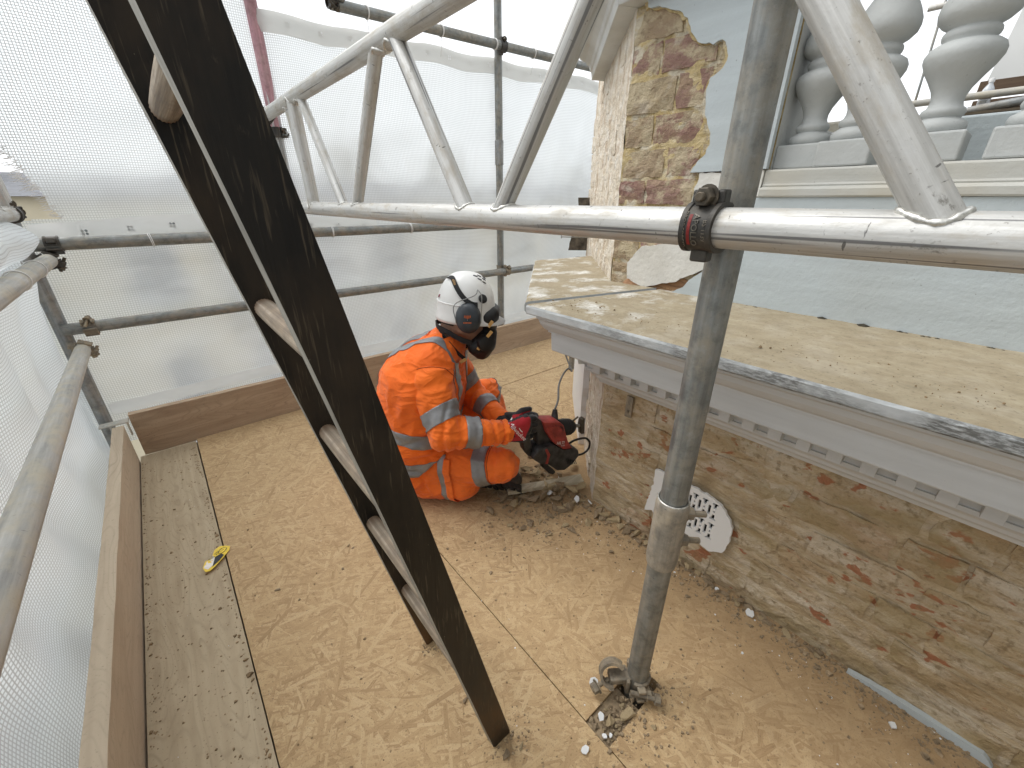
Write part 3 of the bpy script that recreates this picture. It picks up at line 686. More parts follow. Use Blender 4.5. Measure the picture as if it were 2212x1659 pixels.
# -- cornice: profile (projection, z) swept along the wall and round the 45 degree corner
def strip(name, prof, par, mat, y_near=-1.3, side='main', n=60, amp=.0008, gap=0.0, length=1.05, smooth=False):
    st = []
    if side == 'main':
        for k in range(n+1):
            f = k/n; row = []
            for (p, z) in prof:
                ye = WY+.41421*p-gap; y = y_near+(ye-y_near)*f
                j = MN.noise((y*23, p*70, z*70))*amp+MN.noise((y*90, p*90, z*90))*amp*.6
                row.append(Vector((WX-p-j, y, z+j*.7)))
            st.append(row)
    else:
        for k in range(n+1):
            f = k/n; row = []
            for (p, z) in prof:
                m0 = Vector((WX-p, WY+.41421*p, z)); s0 = gap; s = s0+(length-s0)*f
                j = MN.noise((s*23+9, p*70, z*70))*amp
                row.append(m0+D45*s+N45*j+Vector((0, 0, j*.7)))
            st.append(row)
    vs = [v for r_ in st for v in r_]; m = len(prof); fs = []
    for i in range(len(st)-1):
        for k in range(m):
            fs.append((i*m+k, i*m+(k+1) % m, (i+1)*m+(k+1) % m, (i+1)*m+k))
    fs.append(tuple(reversed(range(m)))); fs.append(tuple((len(st)-1)*m+k for k in range(m)))
    bm = bmesh.new(); me = mesh_from('tmp', vs, fs); bm.from_mesh(me); bmesh.ops.triangulate(bm, faces=[f for f in bm.faces if len(f.verts) > 4])
    bmesh.ops.recalc_face_normals(bm, faces=bm.faces)
    me2 = bpy.data.meshes.new(name); bm.to_mesh(me2); bm.free(); bpy.data.meshes.remove(me)
    for mm in (mat if isinstance(mat, list) else [mat]): me2.materials.append(mm)
    if isinstance(mat, list):
        for f in me2.polygons: f.material_index = 0 if f.normal.z > .6 else 1
    return adopt(O(name, me2), par)
ledge = [(-.24, .874), (.10, .862), (.278, .8555), (.286, .852), (.289, .846), (.289, .828), (.286, .824), (.245, .822), (-.24, .822)]
cor = [(-.1, .8215), (.253, .8215), (.251, .806), (.243, .800), (.238, .786), (.225, .770), (.211, .760), (.2105, .756), (.2005, .755), (.200, .752), (.198, .694), (.195, .690), (.105, .688), (.073, .686), (.072, .640), (.070, .637), (.070, .6155), (.074, .6145), (.074, .604), (.056, .594), (.048, .585), (.036, .580), (.034, .570), (.022, .560), (.018, .550), (-.1, .549)]
cornice = strip('cornice', cor, bld, m_cream, n=70, amp=.0009)
strip('cornice_return', [(p, z) for p, z in cor], bld, m_cream, side='canted', n=24, gap=.0005, length=.98)
strip('ledge_slab', ledge, bld, [m_ledge, m_fascia], gap=.008, n=90, amp=.0018)
strip('ledge_slab', [(p, z+.003) for p, z in ledge], bld, [m_ledge, m_fascia], side='canted', n=30, gap=.009, length=.97, amp=.0018)
bm = bmesh.new(); box_bm(bm, -.020, .020, -.0145, .0145, -.0345, .0345, .0015); de = from_bm('dentil', bm, m_cream); dme = de.data; bpy.data.objects.remove(de)
k = 0; y = WY-.035
rn = random.Random(3)
while y > -1.2:
    o = O('dentil', dme); o.location = (WX-.0795+rn.uniform(-.001, .001), y, .6515); o.scale = (1, rn.uniform(.95, 1.05), 1); adopt(o, cornice); y -= .0605; k += 1
for q in range(9):
    o = O('dentil', dme); pp = Vector((WX-.0795, WY+.0329, .6515))+D45*(.035+q*.0605); o.location = pp; o.rotation_euler = (0, 0, R(-45)); adopt(o, cornice)

# -- pier above the ledge: bricks of the main face and canted face, plaster around
PX, PY = 1.300, .955
pier = rough_sheet('pier', (PX, PY, .83), (0, -1, 0), (0, 0, 1), (-1, 0, 0), 50, 90, .462, .93, .006, m_pier, bld, 24)
cpier = rough_sheet('canted_pier', (PX, PY+.001, .83), D45, (0, 0, 1), N45, 60, 60, 1.10, .93, .004, m_lime, bld)
S_pier = brick_set(m_pier_brick, ((.158, .079), (.098, .079)), 6, .03, amp=.004)
zs = [.850, .903, .948, 1.040, 1.132, 1.212, 1.300, 1.391, 1.487, 1.576, 1.668]
rn = random.Random(21)
for c, (a, b) in enumerate(zip(zs, zs[1:])):
    s = .002; k = c
    while s < .34:
        sz = list(S_pier)[(k+1) % 2] if b-a > .06 else list(S_pier)[1]; k += 1
        o = O('brick', rn.choice(S_pier[sz])); o.scale = (1, 1, (b-a-.011)/.079)
        o.location = (PX-.0042+rn.uniform(-.003, .0015), PY-s-sz[0]/2, (a+b)/2); o.rotation_euler = (rn.uniform(-.02, .02), rn.uniform(-.015, .015), R(-90)+rn.uniform(-.03, .03)); adopt(o, pier)
        s += sz[0]+.011
lay(cpier, S_lime, Vector((PX, PY, 0))+D45*.004, D45, math.atan2(N45.x, -N45.y), 1.06, 9, .85, .0905, .010, .002, 14)
up = [(.921, 1.70), (.905, 1.655), (.86, 1.648), (.803, 1.622), (.775, 1.60), (.757, 1.565), (.722, 1.535), (.69, 1.528), (.663, 1.530), (.645, 1.50), (.642, 1.480), (.660, 1.46), (.679, 1.45), (.686, 1.417), (.682, 1.38), (.673, 1.354), (.655, 1.32), (.649, 1.293), (.66, 1.27), (.695, 1.226), (.695, 1.2235)]
adopt(slab('plaster', jago(up, .010, .0045, 1) + [(.4865, 1.2235), (.4865, 1.78), (.93, 1.78)], PX-.020, .017, m_blue), bld)
wp = [(.491, 1.158), (.491, 1.2205), (.668, 1.2205), (.668, 1.205), (.674, 1.178), (.679, 1.132), (.70, 1.07), (.735, 1.03), (.757, 1.016), (.80, 1.008), (.829, 1.006), (.881, .945), (.874, .893), (.807, .868), (.75, .888), (.698, .902), (.612, .948), (.603, .953), (.603, 1.158)]
adopt(slab('old_render', jag(wp, .009, .0035, 6), PX-.017, .015, m_white_render), bld)
adopt(slab('broken_lath', jag([(.80, .858), (.79, .886), (.75, .893), (.66, .918), (.64, .90), (.655, .872), (.72, .858)], .006, .004, 8), PX-.008, .012, m_rot), bld)
adopt(slab('old_render_flake', jag([(.895, .872), (.86, .905), (.835, .893), (.81, .872), (.84, .862)], .007, .003, 12), PX-.012, .010, simple('salmon_brick', (.50, .29, .17), .9, 0, .2, 60, .5, .002)), bld)
# yellow torn rim of mortar showing at the broken edge of the plaster
rim = [(a+.010, b-.001) for a, b in up[:-1]]
adopt(slab('torn_mortar_edge', jago(rim, .007, .006, 3)+[(.60, 1.224), (.60, 1.70)], PX-.0115, .012, m_pier), bld)
# -- parapet wall and its moulded plinth
pl = [(.600, .951), (.640, .917), (.657, .893), (.690, .872), (.716, .848), (.69, .843), (.60, .842), (.3, .842), (-1.3, .842), (-1.3, 1.1555), (.600, 1.1555)]
adopt(slab('parapet', jago(pl[:6], .008, .002, 9)+pl[6:], PX-.020, .20, m_blue), bld)
def yprof(name, prof, y0, y1, mat, par, n=40, amp=.0008):
    vs, fs = [], []; m = len(prof)
    for k in range(n+1):
        y = y0+(y1-y0)*k/n
        for (x, z) in prof:
            j = MN.noise((y*25, x*60, z*60))*amp; vs.append((x+j, y, z+j))
    for i in range(n):
        for k in range(m): fs.append((i*m+k, i*m+(k+1) % m, (i+1)*m+(k+1) % m, (i+1)*m+k))
    fs.append(tuple(range(m))); fs.append(tuple(reversed([n*m+k for k in range(m)])))
    bm = bmesh.new(); me = mesh_from('t', vs, fs); bm.from_mesh(me); bpy.data.meshes.remove(me)
    bmesh.ops.triangulate(bm, faces=[f for f in bm.faces if len(f.verts) > 4]); return adopt(from_bm(name, bm, mat), par)
m_plinth = paint('plinth_paint', (.50, .51, .49), (.43, .35, .21), .55, .35, (40, 2.5, 60), .3)
yprof('plinth', [(1.276, 1.156), (1.274, 1.160), (1.274, 1.174), (1.277, 1.178), (1.288, 1.181), (1.2865, 1.184), (1.288, 1.188), (1.288, 1.217), (1.291, 1.2215), (1.47, 1.2225), (1.47, 1.156)], -1.3, .489, m_plinth, bld)
crumb_ledge = lambda rn: [(rn.uniform(.86, 1.27), rn.uniform(-.35, .95), rn.lognormvariate(-6.35, .5)) for _ in range(420)]+[(1.262-abs(rn.gauss(0, .012)), rn.uniform(-.35, .9), rn.lognormvariate(-6.0, .5)) for _ in range(260)]
adopt(crumbs('ledge_grit', crumb_ledge, m_crumb, 15, 0, .6, .8615), bld)
me = text_me('X A80', .030, simple('pencil_line', (.20, .17, .12), .9, 0, .2, 80, 0)); me.transform(Matrix.Translation((1.115, .395, .8637)) @ Matrix.Rotation(R(-88), 4, 'Z') @ Matrix.Diagonal((1.1, .62, 1, 1)))
adopt(O('pencil_mark', me), bld)
# -- balusters
bp = [(.040, .0545), (.0445, .058), (.0465, .066), (.0440, .075), (.034, .081), (.031, .084), (.0345, .088), (.0365, .094), (.0345, .100), (.029, .104), (.0265, .112), (.0265, .122), (.031, .136), (.042, .155), (.053, .172), (.0600, .188), (.0605, .198), (.056, .208), (.047, .2145), (.0400, .217), (.0395, .220), (.0425, .224), (.0435, .229), (.0425, .234), (.0390, .238), (.0395, .241), (.049, .247), (.058, .257), (.0605, .268), (.0595, .280), (.052, .298), (.041, .318), (.031, .336), (.0265, .350), (.0265, .360), (.031, .368), (.0365, .374), (.0345, .382), (.031, .386), (.040, .392), (.0465, .404), (.040, .4155)]
bp = [(r*(1.0 if r > .047 and .14 < z < .32 else 1), .0555+(z-.0555)*.978 if z > .0555 else z) for r, z in bp]
def baluster():
    bm = bmesh.new(); lathe_bm(bm, bp, 36); sh = len(bm.faces)
    a = from_bm('baluster', bm, m_bal, None, True, 50)
    bm = bmesh.new(); bm.from_mesh(a.data)
    box_bm(bm, -.054, .054, -.054, .054, 0, .0555, .004); box_bm(bm, -.054, .054, -.054, .054, .4145, .48, .004)
    bm.to_mesh(a.data); bm.free(); return a
b0 = baluster(); bme = b0.data; bpy.data.objects.remove(b0)
for y in (.432, .335, .190, .045, -.10, -.245):
    o = O('baluster', bme); o.location = (1.352 if y < .43 else 1.372, y, 1.2228); o.rotation_euler = (0, 0, random.uniform(-.03, .03)); adopt(o, bld)
bm = bmesh.new(); box_bm(bm, 1.2835, 1.47, -1.3, .4863, 1.703, 1.80, .006); adopt(from_bm('balustrade_rail', bm, m_bal), bld)
q0 = Vector((1.309, .951, 0)); q1 = q0+D45*1.09; cpoly = [(1.309, .487), (1.309, .951), (q1.x, q1.y), (q1.x+.35, q1.y-.35), (1.62, .487)]
bm = bmesh.new(); tp_ = [bm.verts.new((a, b, 1.78)) for a, b in cpoly]; bt_ = [bm.verts.new((a, b, .80)) for a, b in cpoly]; cap_faces(bm, tp_, bt_, cpoly)
for i in range(5): bm.faces.new((tp_[i], bt_[i], bt_[(i+1) % 5], tp_[(i+1) % 5]))
adopt(from_bm('pier_core', bm, [m_bal, m_pier]), bld)
for o_ in C.objects:
    if o_.name.startswith('pier_core'):
        for f in o_.data.polygons: f.material_index = 0 if f.normal.y < -.9 else 1
# -- cap of the pier: moulding along the canted face, returning along the front
capp = [(-.05, 1.672), (.060, 1.672), (.062, 1.676), (.066, 1.700), (.072, 1.705), (.078, 1.722), (.098, 1.738), (.122, 1.745), (.124, 1.750), (.145, 1.753), (.147, 1.790), (-.05, 1.80)]
def cap_strip(name, side, a, b):
    st = []
    for s in (a, b):
        row = []
        for (p, z) in capp:
            m0 = Vector((PX-p, PY+.41421*p, z)); row.append(m0+(D45*s if side == 'c' else Vector((0, -s, 0))))
        st.append(row)
    vs = st[0]+st[1]; m = len(capp); fs = [(k, (k+1) % m, m+(k+1) % m, m+k) for k in range(m)]+[tuple(reversed(range(m))), tuple(m+k for k in range(m))]
    bm = bmesh.new(); me = mesh_from('t', vs, fs); bm.from_mesh(me); bpy.data.meshes.remove(me); bmesh.ops.triangulate(bm, faces=[f for f in bm.faces if len(f.verts) > 4])
    return adopt(from_bm(name, bm, m_cap), bld)
cap_strip('pier_cap', 'c', .001, .83); cap_strip('pier_cap_return', 'f', .001, .47)
bm = bmesh.new(); rn = random.Random(2)
for _ in range(150):
    y = rn.uniform(-.3, .62); s = rn.lognormvariate(-6.0, .55)
    bmesh.ops.create_icosphere(bm, subdivisions=1, radius=s, matrix=Matrix.Translation((1.276-abs(rn.gauss(0, .003)), y, .868))@Matrix.Diagonal((1, 1.5, .8, 1)))
tag(adopt(from_bm('moss_clumps', bm, simple('dark_moss', (.035, .03, .02), .95, 0, .4, 80, .5)), bld), kind='stuff')

# -- unseen house wall behind the camera, added to darken what faces it
bm = bmesh.new(); box_bm(bm, -2.6, 4.2, -2.2, -1.6, -11, 5.2); adopt(from_bm('unseen_house_wall', bm, paint('unseen_wall_paint', (.33, .33, .32))), bld)

# ================================================================== SCAFFOLD
RT = .0255
def scaf(label, p0, p1, mat=None, r=RT, group=None, name='scaffold_tube'):
    o = tube(name, p0, p1, r, mat or m_galv); return tag(o, label, 'scaffold tube', group)
PLUMB = (.657, .281)
near_std = scaf('upright scaffold tube nearest the camera, standing in the hole cut in the board', (*PLUMB, -.4), (*PLUMB, 2.3), m_galv_dark, .0255)
scaf('upright corner scaffold tube where the left and far sheeting meet', (-.392, 2.565, -1.0), (-.392, 2.565, 2.9), m_galv)
scaf('thin upright scaffold tube against the far sheeting, right of the lattice beam struts', (2.06, 2.575, -.5), (2.06, 2.575, 3.2), m_galv_dark)
scaf('pink painted upright scaffold tube behind the ladder top', (.645, 2.615, 1.47), (.645, 2.615, 3.3), m_pink, .027)
scaf('grey upright scaffold tube continuing below the pink one behind the ladder', (.645, 2.613, -.3), (.645, 2.613, 1.468), m_galv, .024)
scaf('upper horizontal rail tube in front of the hem of the far sheeting', (-.372, 2.53, .985), (3.4, 2.53, .985), m_galv_dark)
scaf('lower horizontal rail tube crossing behind the helmet of the worker', (-.385, 2.53, .639), (3.4, 2.53, .639), m_galv_dark)
scaf('topmost horizontal tube carrying the tied top edge of the far sheeting', (.98, 2.53, 2.02), (3.6, 2.53, 2.085), m_galv_dark)
scaf('higher horizontal tube joined above the pink upright at the top edge', (-.3, 2.53, 2.06), (1.04, 2.50, 2.055), m_galv_dark)
scaf('dusty lower guard rail tube along the left side above the toe board', (-.262, -.6, .708), (-.340, 2.47, .566), m_galv_dust, .0262)
scaf('upper guard rail tube on the left with white ties round it', (-.262, -.6, .985), (-.328, 2.52, .927), m_galv_dust, .0258)
scaf('short upright tube seen under the far end of the cornice', (2.17, 1.87, .0), (2.17, 1.87, .80), m_galv)

# ---- lattice beams
def lattice(label, x, zb, zt, webs, y0, y1, r=RT):
    b = tag(empty('lattice_beam', (x, (y0+y1)/2, zb)), label, 'lattice beam', 'aluminium lattice beams')
    for z, a, c in ((zb, y0, y1), (zt, y0, y1)): adopt(tube('chord', (x, a, z), (x, c, z), r, m_alu), b)
    for (ya, yb, rr) in webs:     # ya at the top chord, yb at the bottom chord
        pa, pb = Vector((x, ya, zt)), Vector((x, yb, zb)); d = (pa-pb).normalized()
        adopt(tube('strut', pb+d*(r*.55), pa-d*(r*.55), rr, m_alu, caps=False), b)
        for (pc, sgn) in ((pb, 1), (pa, -1)):    # weld bead where the strut meets the chord
            pts = []
            c0 = pc+d*sgn*(r/abs(d.z)*.96)
            for k in range(28):
                a = 2*math.pi*k/28; ox, oy = math.cos(a)*(rr+.0015), math.sin(a)*(rr+.0015)/abs(d.z)
                zc = math.sqrt(max(1e-6, r*r-ox*ox)); pts.append((x+ox, pc.y+d.y/d.z*sgn*zc*sgn+oy, pc.z+sgn*(zc+.0004)))
            rads = [.0034+.0011*math.sin(k*2.3) for k in range(28)]
            adopt(sweep('weld', pts, rads, m_weld, None, 8, True), b)
    return b
beam = lattice('long aluminium lattice beam crossing the picture, clamped to the near upright tube', .5855, 1.1155, 1.517,
    [(2.045, 2.012, .0245), (1.945, 1.640, .0165), (1.232, 1.536, .0185), (1.132, .846, .0195), (.440, .736, .0195), (.335, .045, .0195), (-.36, -.06, .0195), (2.13, 2.02, .0145)], -.9, 2.56)
lattice('aluminium lattice beam end at the left edge by the torn sheeting', -.372, 1.100, 1.50, [(2.47, 2.49, .021), (2.34, 2.455, .0145), (2.02, 2.30, .0185), (1.9, 1.65, .0185)], -.8, 2.52)

# ---- couplers
def clamp_bm(w=.048, ri=.0262, th=.0062, a0=-125, a1=125, flare=True):
    """C-shaped band round local z, open towards -x"""
    bm = bmesh.new(); n = 22; rows = []
    for k in range(n+1):
        a = R(a0+(a1-a0)*k/n); c, s = math.cos(a), math.sin(a); e = abs(k/n-.5)*2; ww = w*(.5-.06*(1-e)); 
        ro = ri+th*(1.0+(.25 if e > .85 else 0))
        rows.append([bm.verts.new(v) for v in ((ri*c, ri*s, -ww), (ro*c, ro*s, -ww), (ro*c, ro*s, -ww*.72), ((ro-.0018)*c, (ro-.0018)*s, -ww*.66), ((ro-.0018)*c, (ro-.0018)*s, ww*.66), (ro*c, ro*s, ww*.72), (ro*c, ro*s, ww), (ri*c, ri*s, ww))])
    for a, b in zip(rows, rows[1:]):
        for i in range(8): bm.faces.new((a[i], a[(i+1) % 8], b[(i+1) % 8], b[i]))
    bm.faces.new(rows[0]); bm.faces.new(list(reversed(rows[-1]))); return bm
def hexnut_bm(bm, M, r=.0115, h=.012):
    lathe_bm(bm, [(r*.9, 0), (r, .0012), (r, h-.0012), (r*.9, h)], 6, M)
def bolt_bm(L=.06, r=.0058):
    bm = bmesh.new(); prof = [(r, 0)]; n = int(L/.0026)
    for k in range(n): prof += [(r, k*.0026+.0004), (r*.86, k*.0026+.0013), (r, k*.0026+.0022)]
    prof += [(r, n*.0026), (r*.8, n*.0026+.001)]; lathe_bm(bm, prof, 14); return bm
def place(o, loc, zdir, xdir):
    z = Vector(zdir).normalized(); x = Vector(xdir); x = (x-z*x.dot(z)).normalized(); y = z.cross(x)
    M = Matrix((x, y, z)).transposed().to_4x4(); M.translation = Vector(loc); o.matrix_basis = M; return o
clamp_me = from_bm('band', clamp_bm(), m_cast, None, True, 35).data
for o in [o for o in C.objects if o.data is clamp_me]: bpy.data.objects.remove(o)
clamp_me2 = clamp_me.copy(); clamp_me2.materials.clear(); clamp_me2.materials.append(m_cast_dust)
def half(par, c, axis, back, dark=True, bolt_dir=1, swing=.043):
    """one clamp of a coupler: band round a tube; 'back' points from the tube axis to the saddle, the bolt sits across the flap"""
    axis = Vector(axis).normalized(); back = Vector(back).normalized(); side = axis.cross(back).normalized()*bolt_dir; c = Vector(c)
    mb = m_cast if dark else m_cast_dust
    o = O('band', clamp_me if dark else clamp_me2); place(o, c, axis, -back); adopt(o, par)
    # saddle block between the two tubes
    bm = bmesh.new(); box_bm(bm, .0245, .034, -.023, .023, -.023, .023, .003); s = from_bm('saddle', bm, mb); place(s, c, axis, back); adopt(s, par)
    # lugs and swing bolt
    for lx in ((.029, .047, -.022, -.011), (.029, .047, .011, .022), (-.045, -.028, -.012, .012)):
        bm = bmesh.new(); box_bm(bm, -.008, .012, lx[0], lx[1], lx[2], lx[3], .003)
        l = from_bm('lug', bm, mb); place(l, c, axis*bolt_dir, back); adopt(l, par)
    b = from_bm('bolt', bolt_bm(.062), m_bolt if dark else m_cast_dust, None, True, 30); place(b, c+side*.038+back*.030, -back, axis); adopt(b, par)
    bm = bmesh.new(); hexnut_bm(bm, None, .0125, .0125); lathe_bm(bm, [(.0155, -.0022), (.0155, -.0002)], 18)
    nn = from_bm('nut', bm, m_bolt if dark else m_cast_dust); place(nn, c+side*.038-back*.0105, -back, axis); adopt(nn, par)
def coupler(label, c1, ax1, c2, ax2, dark=True, b1=1, b2=1, name='scaffold_coupler'):
    k = tag(empty(name, (Vector(c1)+Vector(c2))/2), label, 'coupler', 'scaffold couplers'); d = (Vector(c2)-Vector(c1)).normalized()
    half(k, c1, ax1, d, dark, b1); half(k, c2, ax2, -d, dark, b2); return k
# the near coupler holding the bottom chord to the near standard; the bolt stands up above the chord
kc = coupler('dark forged coupler clamping the lattice beam to the near upright tube', (.5855, .283, 1.1155), (0, 1, 0), (.657, .281, 1.1155), (0, 0, 1), True, -1, 1)
# raised lettering on the band of the near coupler
def band_text(txt, zoff, size, mat, ang0=0, r=.0318):
    me = text_me(txt, size, mat, 'raised_lettering', .0004)
    for v in me.vertices:
        u, w, h = v.co; a = R(180)+ang0+u/r
        v.co = Vector((.5855+math.cos(a)*(r+h), .283+zoff-w, 1.1155+math.sin(a)*(r+h)))
    return adopt(O('raised_lettering', me), kc)
m_emb = steel('raised_letter_steel', (.15, .135, .11), (.3, .25, .18), .3, .4, .5)
band_text('DROP FORGED', .0165, .0075, m_emb, R(5)); band_text('APOLLO', .0005, .0115, m_emb, R(5)); band_text('BS 1139', -.0130, .0085, m_emb, R(5))
bm = bmesh.new(); rows = []
for k in range(9):
    a = R(180+5)+(k/8-.5)*1.35; rows.append([bm.verts.new((.5855+math.cos(a)*.0310, .283+.0085+w, 1.1155+math.sin(a)*.0310)) for w in (-.0022, .0022)])
for a, b in zip(rows, rows[1:]): bm.faces.new((a[0], a[1], b[1], b[0]))
adopt(from_bm('red_paint', bm, simple('red_paint', (.20, .012, .010), .6, 0, .2, 80, .2)), kc)
coupler('dark coupler at the corner upright under the upper far rail', (-.30, 2.53, .985), (1, 0, 0), (-.330, 2.50, .925), (0, 1, 0))
coupler('dark coupler joining the end of the left lattice beam to the corner upright', (-.372, 2.50, 1.10), (0, 1, 0), (-.392, 2.565, 1.105), (0, 0, 1))
coupler('dusty double coupler where the left guard rail meets the lower far rail', (-.300, 2.53, .639), (1, 0, 0), (-.339, 2.44, .567), (0, 1, 0), False, -1, 1)
coupler('coupler high on the thin far upright under the topmost tube', (2.06, 2.53, 2.045), (1, 0, 0), (2.06, 2.575, 2.06), (0, 0, 1))
coupler('small coupler on the lower far rail right of the helmet', (2.085, 2.53, .639), (1, 0, 0), (2.06, 2.575, .66), (0, 0, 1), False)
coupler('coupler behind the ladder where the beam meets the far upright', (.5855, 2.52, 1.517), (0, 1, 0), (.645, 2.613, 1.46), (0, 0, 1))
coupler('coupler joining two tubes at the top edge beside the pink upright', (.99, 2.528, 2.03), (1, 0, 0), (.93, 2.50, 2.06), (1, 0, 0))
coupler('dark coupler hanging at the top of the pier', (1.262, .86, 1.715), (0, 0, 1), (1.235, .80, 1.735), (0, 1, 0))
# spare swivel coupler clamped low on the near standard
sw = tag(empty('swivel_coupler', (*PLUMB, .03)), 'dusty open swivel coupler at the foot of the near upright tube', 'coupler', 'scaffold couplers')
sdir = Vector((-.80, .60, 0)); 
half(sw, (*PLUMB, .030), (0, 0, 1), sdir, False, 1)
oc = Vector((*PLUMB, 0))+sdir*.066+Vector((0, 0, .058)); oax = Vector((-.62, -.62, .45)).normalized()
swm = from_bm('band', clamp_bm(.030, .0262, .0066, -118, 118), m_cast_dust, None, True, 35); swd = swm.data; bpy.data.objects.remove(swm)
o = O('band', swd); place(o, oc, oax, Vector((-.5, .2, .35))); adopt(o, sw)
bm = bmesh.new(); box_bm(bm, -.030, .028, -.016, .016, -.010, .010, .004); q_ = from_bm('link', bm, m_cast_dust); place(q_, Vector((*PLUMB, .044))+sdir*.046, (0, 0, 1), sdir+Vector((0, 0, .45))); adopt(q_, sw)
b = from_bm('bolt', bolt_bm(.05), m_cast_dust, None, True, 30); place(b, oc+Vector((-.008, .004, -.020)), Vector((-.80, .20, -.12)), (0, 0, 1)); adopt(b, sw)
bm = bmesh.new(); hexnut_bm(bm, None, .013, .013); lathe_bm(bm, [(.017, -.0025), (.017, -.0003)], 18); nn = from_bm('nut', bm, m_cast_dust)
place(nn, oc+Vector((-.008, .004, -.020))+Vector((-.80, .20, -.12)).normalized()*.036, Vector((-.80, .20, -.12)), (0, 0, 1)); adopt(nn, sw)
b = from_bm('bolt', bolt_bm(.075), m_cast_dust, None, True, 30); bdir = Vector((.62, -.78, -.12)); place(b, Vector((*PLUMB, .028))+Vector((-.045, -.012, .012)), bdir, (0, 0, 1)); adopt(b, sw)
bm = bmesh.new(); hexnut_bm(bm, None, .013, .013); nn = from_bm('nut', bm, m_cast_dust); place(nn, Vector((*PLUMB, .028))+Vector((-.045, -.012, .012))+bdir.normalized()*.058, bdir, (0, 0, 1)); adopt(nn, sw)
# sleeve coupler round the near standard
sl = tag(empty('sleeve_coupler', (*PLUMB, .44)), 'dusty sleeve with two bolts joining the near upright tube', 'coupler', 'sleeve couplers')
bm = bmesh.new(); lathe_bm(bm, [(.0258, .44), (.0300, .4405), (.0318, .452), (.0322, .465), (.0322, .600), (.0316, .6085), (.0300, .6105), (.0275, .6095), (.0262, .6035), (.0258, .59)], 36, Matrix.Translation((*PLUMB, 0)))
m_sleeve = steel('dusty_sleeve_steel', (.34, .31, .26), (.46, .38, .27), .35, .25, .6)
adopt(from_bm('sleeve', bm, m_sleeve, None, True, 50), sl)
rimpts = [(PLUMB[0]+.0288*math.cos(k*.2094), PLUMB[1]+.0288*math.sin(k*.2094), .6105) for k in range(30)]
adopt(sweep('rim', rimpts, .0018, m_weld, None, 8, True), sl)
sv = Vector((.985, -.17, 0)).normalized(); fv = Vector((.17, .985, 0)).normalized()
bm = bmesh.new()
M_ = Matrix((sv, fv, (0, 0, 1))).transposed().to_4x4(); M_.translation = Vector((*PLUMB, 0))
r_ = bmesh.ops.create_cube(bm, size=1, matrix=M_ @ Matrix.Translation((.037, .008, .53)) @ Matrix.Diagonal((.020, .010, .135, 1)))
bmesh.ops.bevel(bm, geom=list({e for v in r_['verts'] for e in v.link_edges}), offset=.004, segments=2, affect='EDGES')
adopt(from_bm('flange', bm, m_sleeve), sl)
for zz in (.560, .488):
    bd = (sv*.92-fv*.52+Vector((0, 0, -.10))).normalized(); c0 = Vector((*PLUMB, zz))+sv*.036-fv*.002
    b = from_bm('bolt', bolt_bm(.050, .0068), m_cast_dust, None, True, 30); place(b, c0, bd, (0, 0, 1)); adopt(b, sl)
    bm = bmesh.new(); hexnut_bm(bm, None, .0135, .0145); lathe_bm(bm, [(.0165, -.0028), (.0165, -.0004)], 18); nn = from_bm('nut', bm, m_cast_dust); place(nn, c0+bd*.008, bd, (0, 0, 1)); adopt(nn, sl)
bm = bmesh.new(); lathe_bm(bm, [(.0262, 1.375), (.0300, 1.377), (.0300, 1.528), (.0262, 1.53)], 24, Matrix.Translation((2.06, 2.575, 0)))
tag(from_bm('sleeve_coupler', bm, m_galv, None, True, 50), 'plain sleeve joint halfway up the thin far upright', 'coupler', 'sleeve couplers')

# ---- toe boards
def board(label, x0, x1, y0, y1, z0, z1, mat, bev=.003):
    bm = bmesh.new(); box_bm(bm, x0, x1, y0, y1, z0, z1); L = 'y' if y1-y0 > x1-x0 else 'x'
    for k in range(1, 40):
        f = k/40; pos = (x0+(x1-x0)*f, 0, 0) if L == 'x' else (0, y0+(y1-y0)*f, 0); nrm = (1, 0, 0) if L == 'x' else (0, 1, 0)
        bmesh.ops.bisect_plane(bm, geom=bm.verts[:]+bm.edges[:]+bm.faces[:], plane_co=pos, plane_no=nrm)
    for v in bm.verts: v.co += MN.noise_vector(v.co*16)*.0022
    return tag(from_bm('toe_board', bm, mat), label, 'toe board', 'toe boards round the platform')
board('brown toe board along the far edge under the sheeting', -.298, 2.66, 2.478, 2.515, -.010, .216, m_toe_x)
board('dust covered toe board along the left edge beside the plank', -.362, -.3215, -.9, 2.44, -.05, .186, m_toe_y)
bm = bmesh.new()
for (a, b_, z) in (((-.40, 2.52), (-.31, 2.50), .196),):
    box_bm(bm, -.408, -.302, 2.455, 2.505, .187, .193, .002); box_bm(bm, -.312, -.306, 2.455, 2.475, .12, .187, .001); box_bm(bm, -.372, -.365, 2.455, 2.505, .10, .187, .001)
tag(from_bm('toe_board_clip', bm, m_galv_dust), 'flat metal clip over the toe board end in the left corner', 'clip')

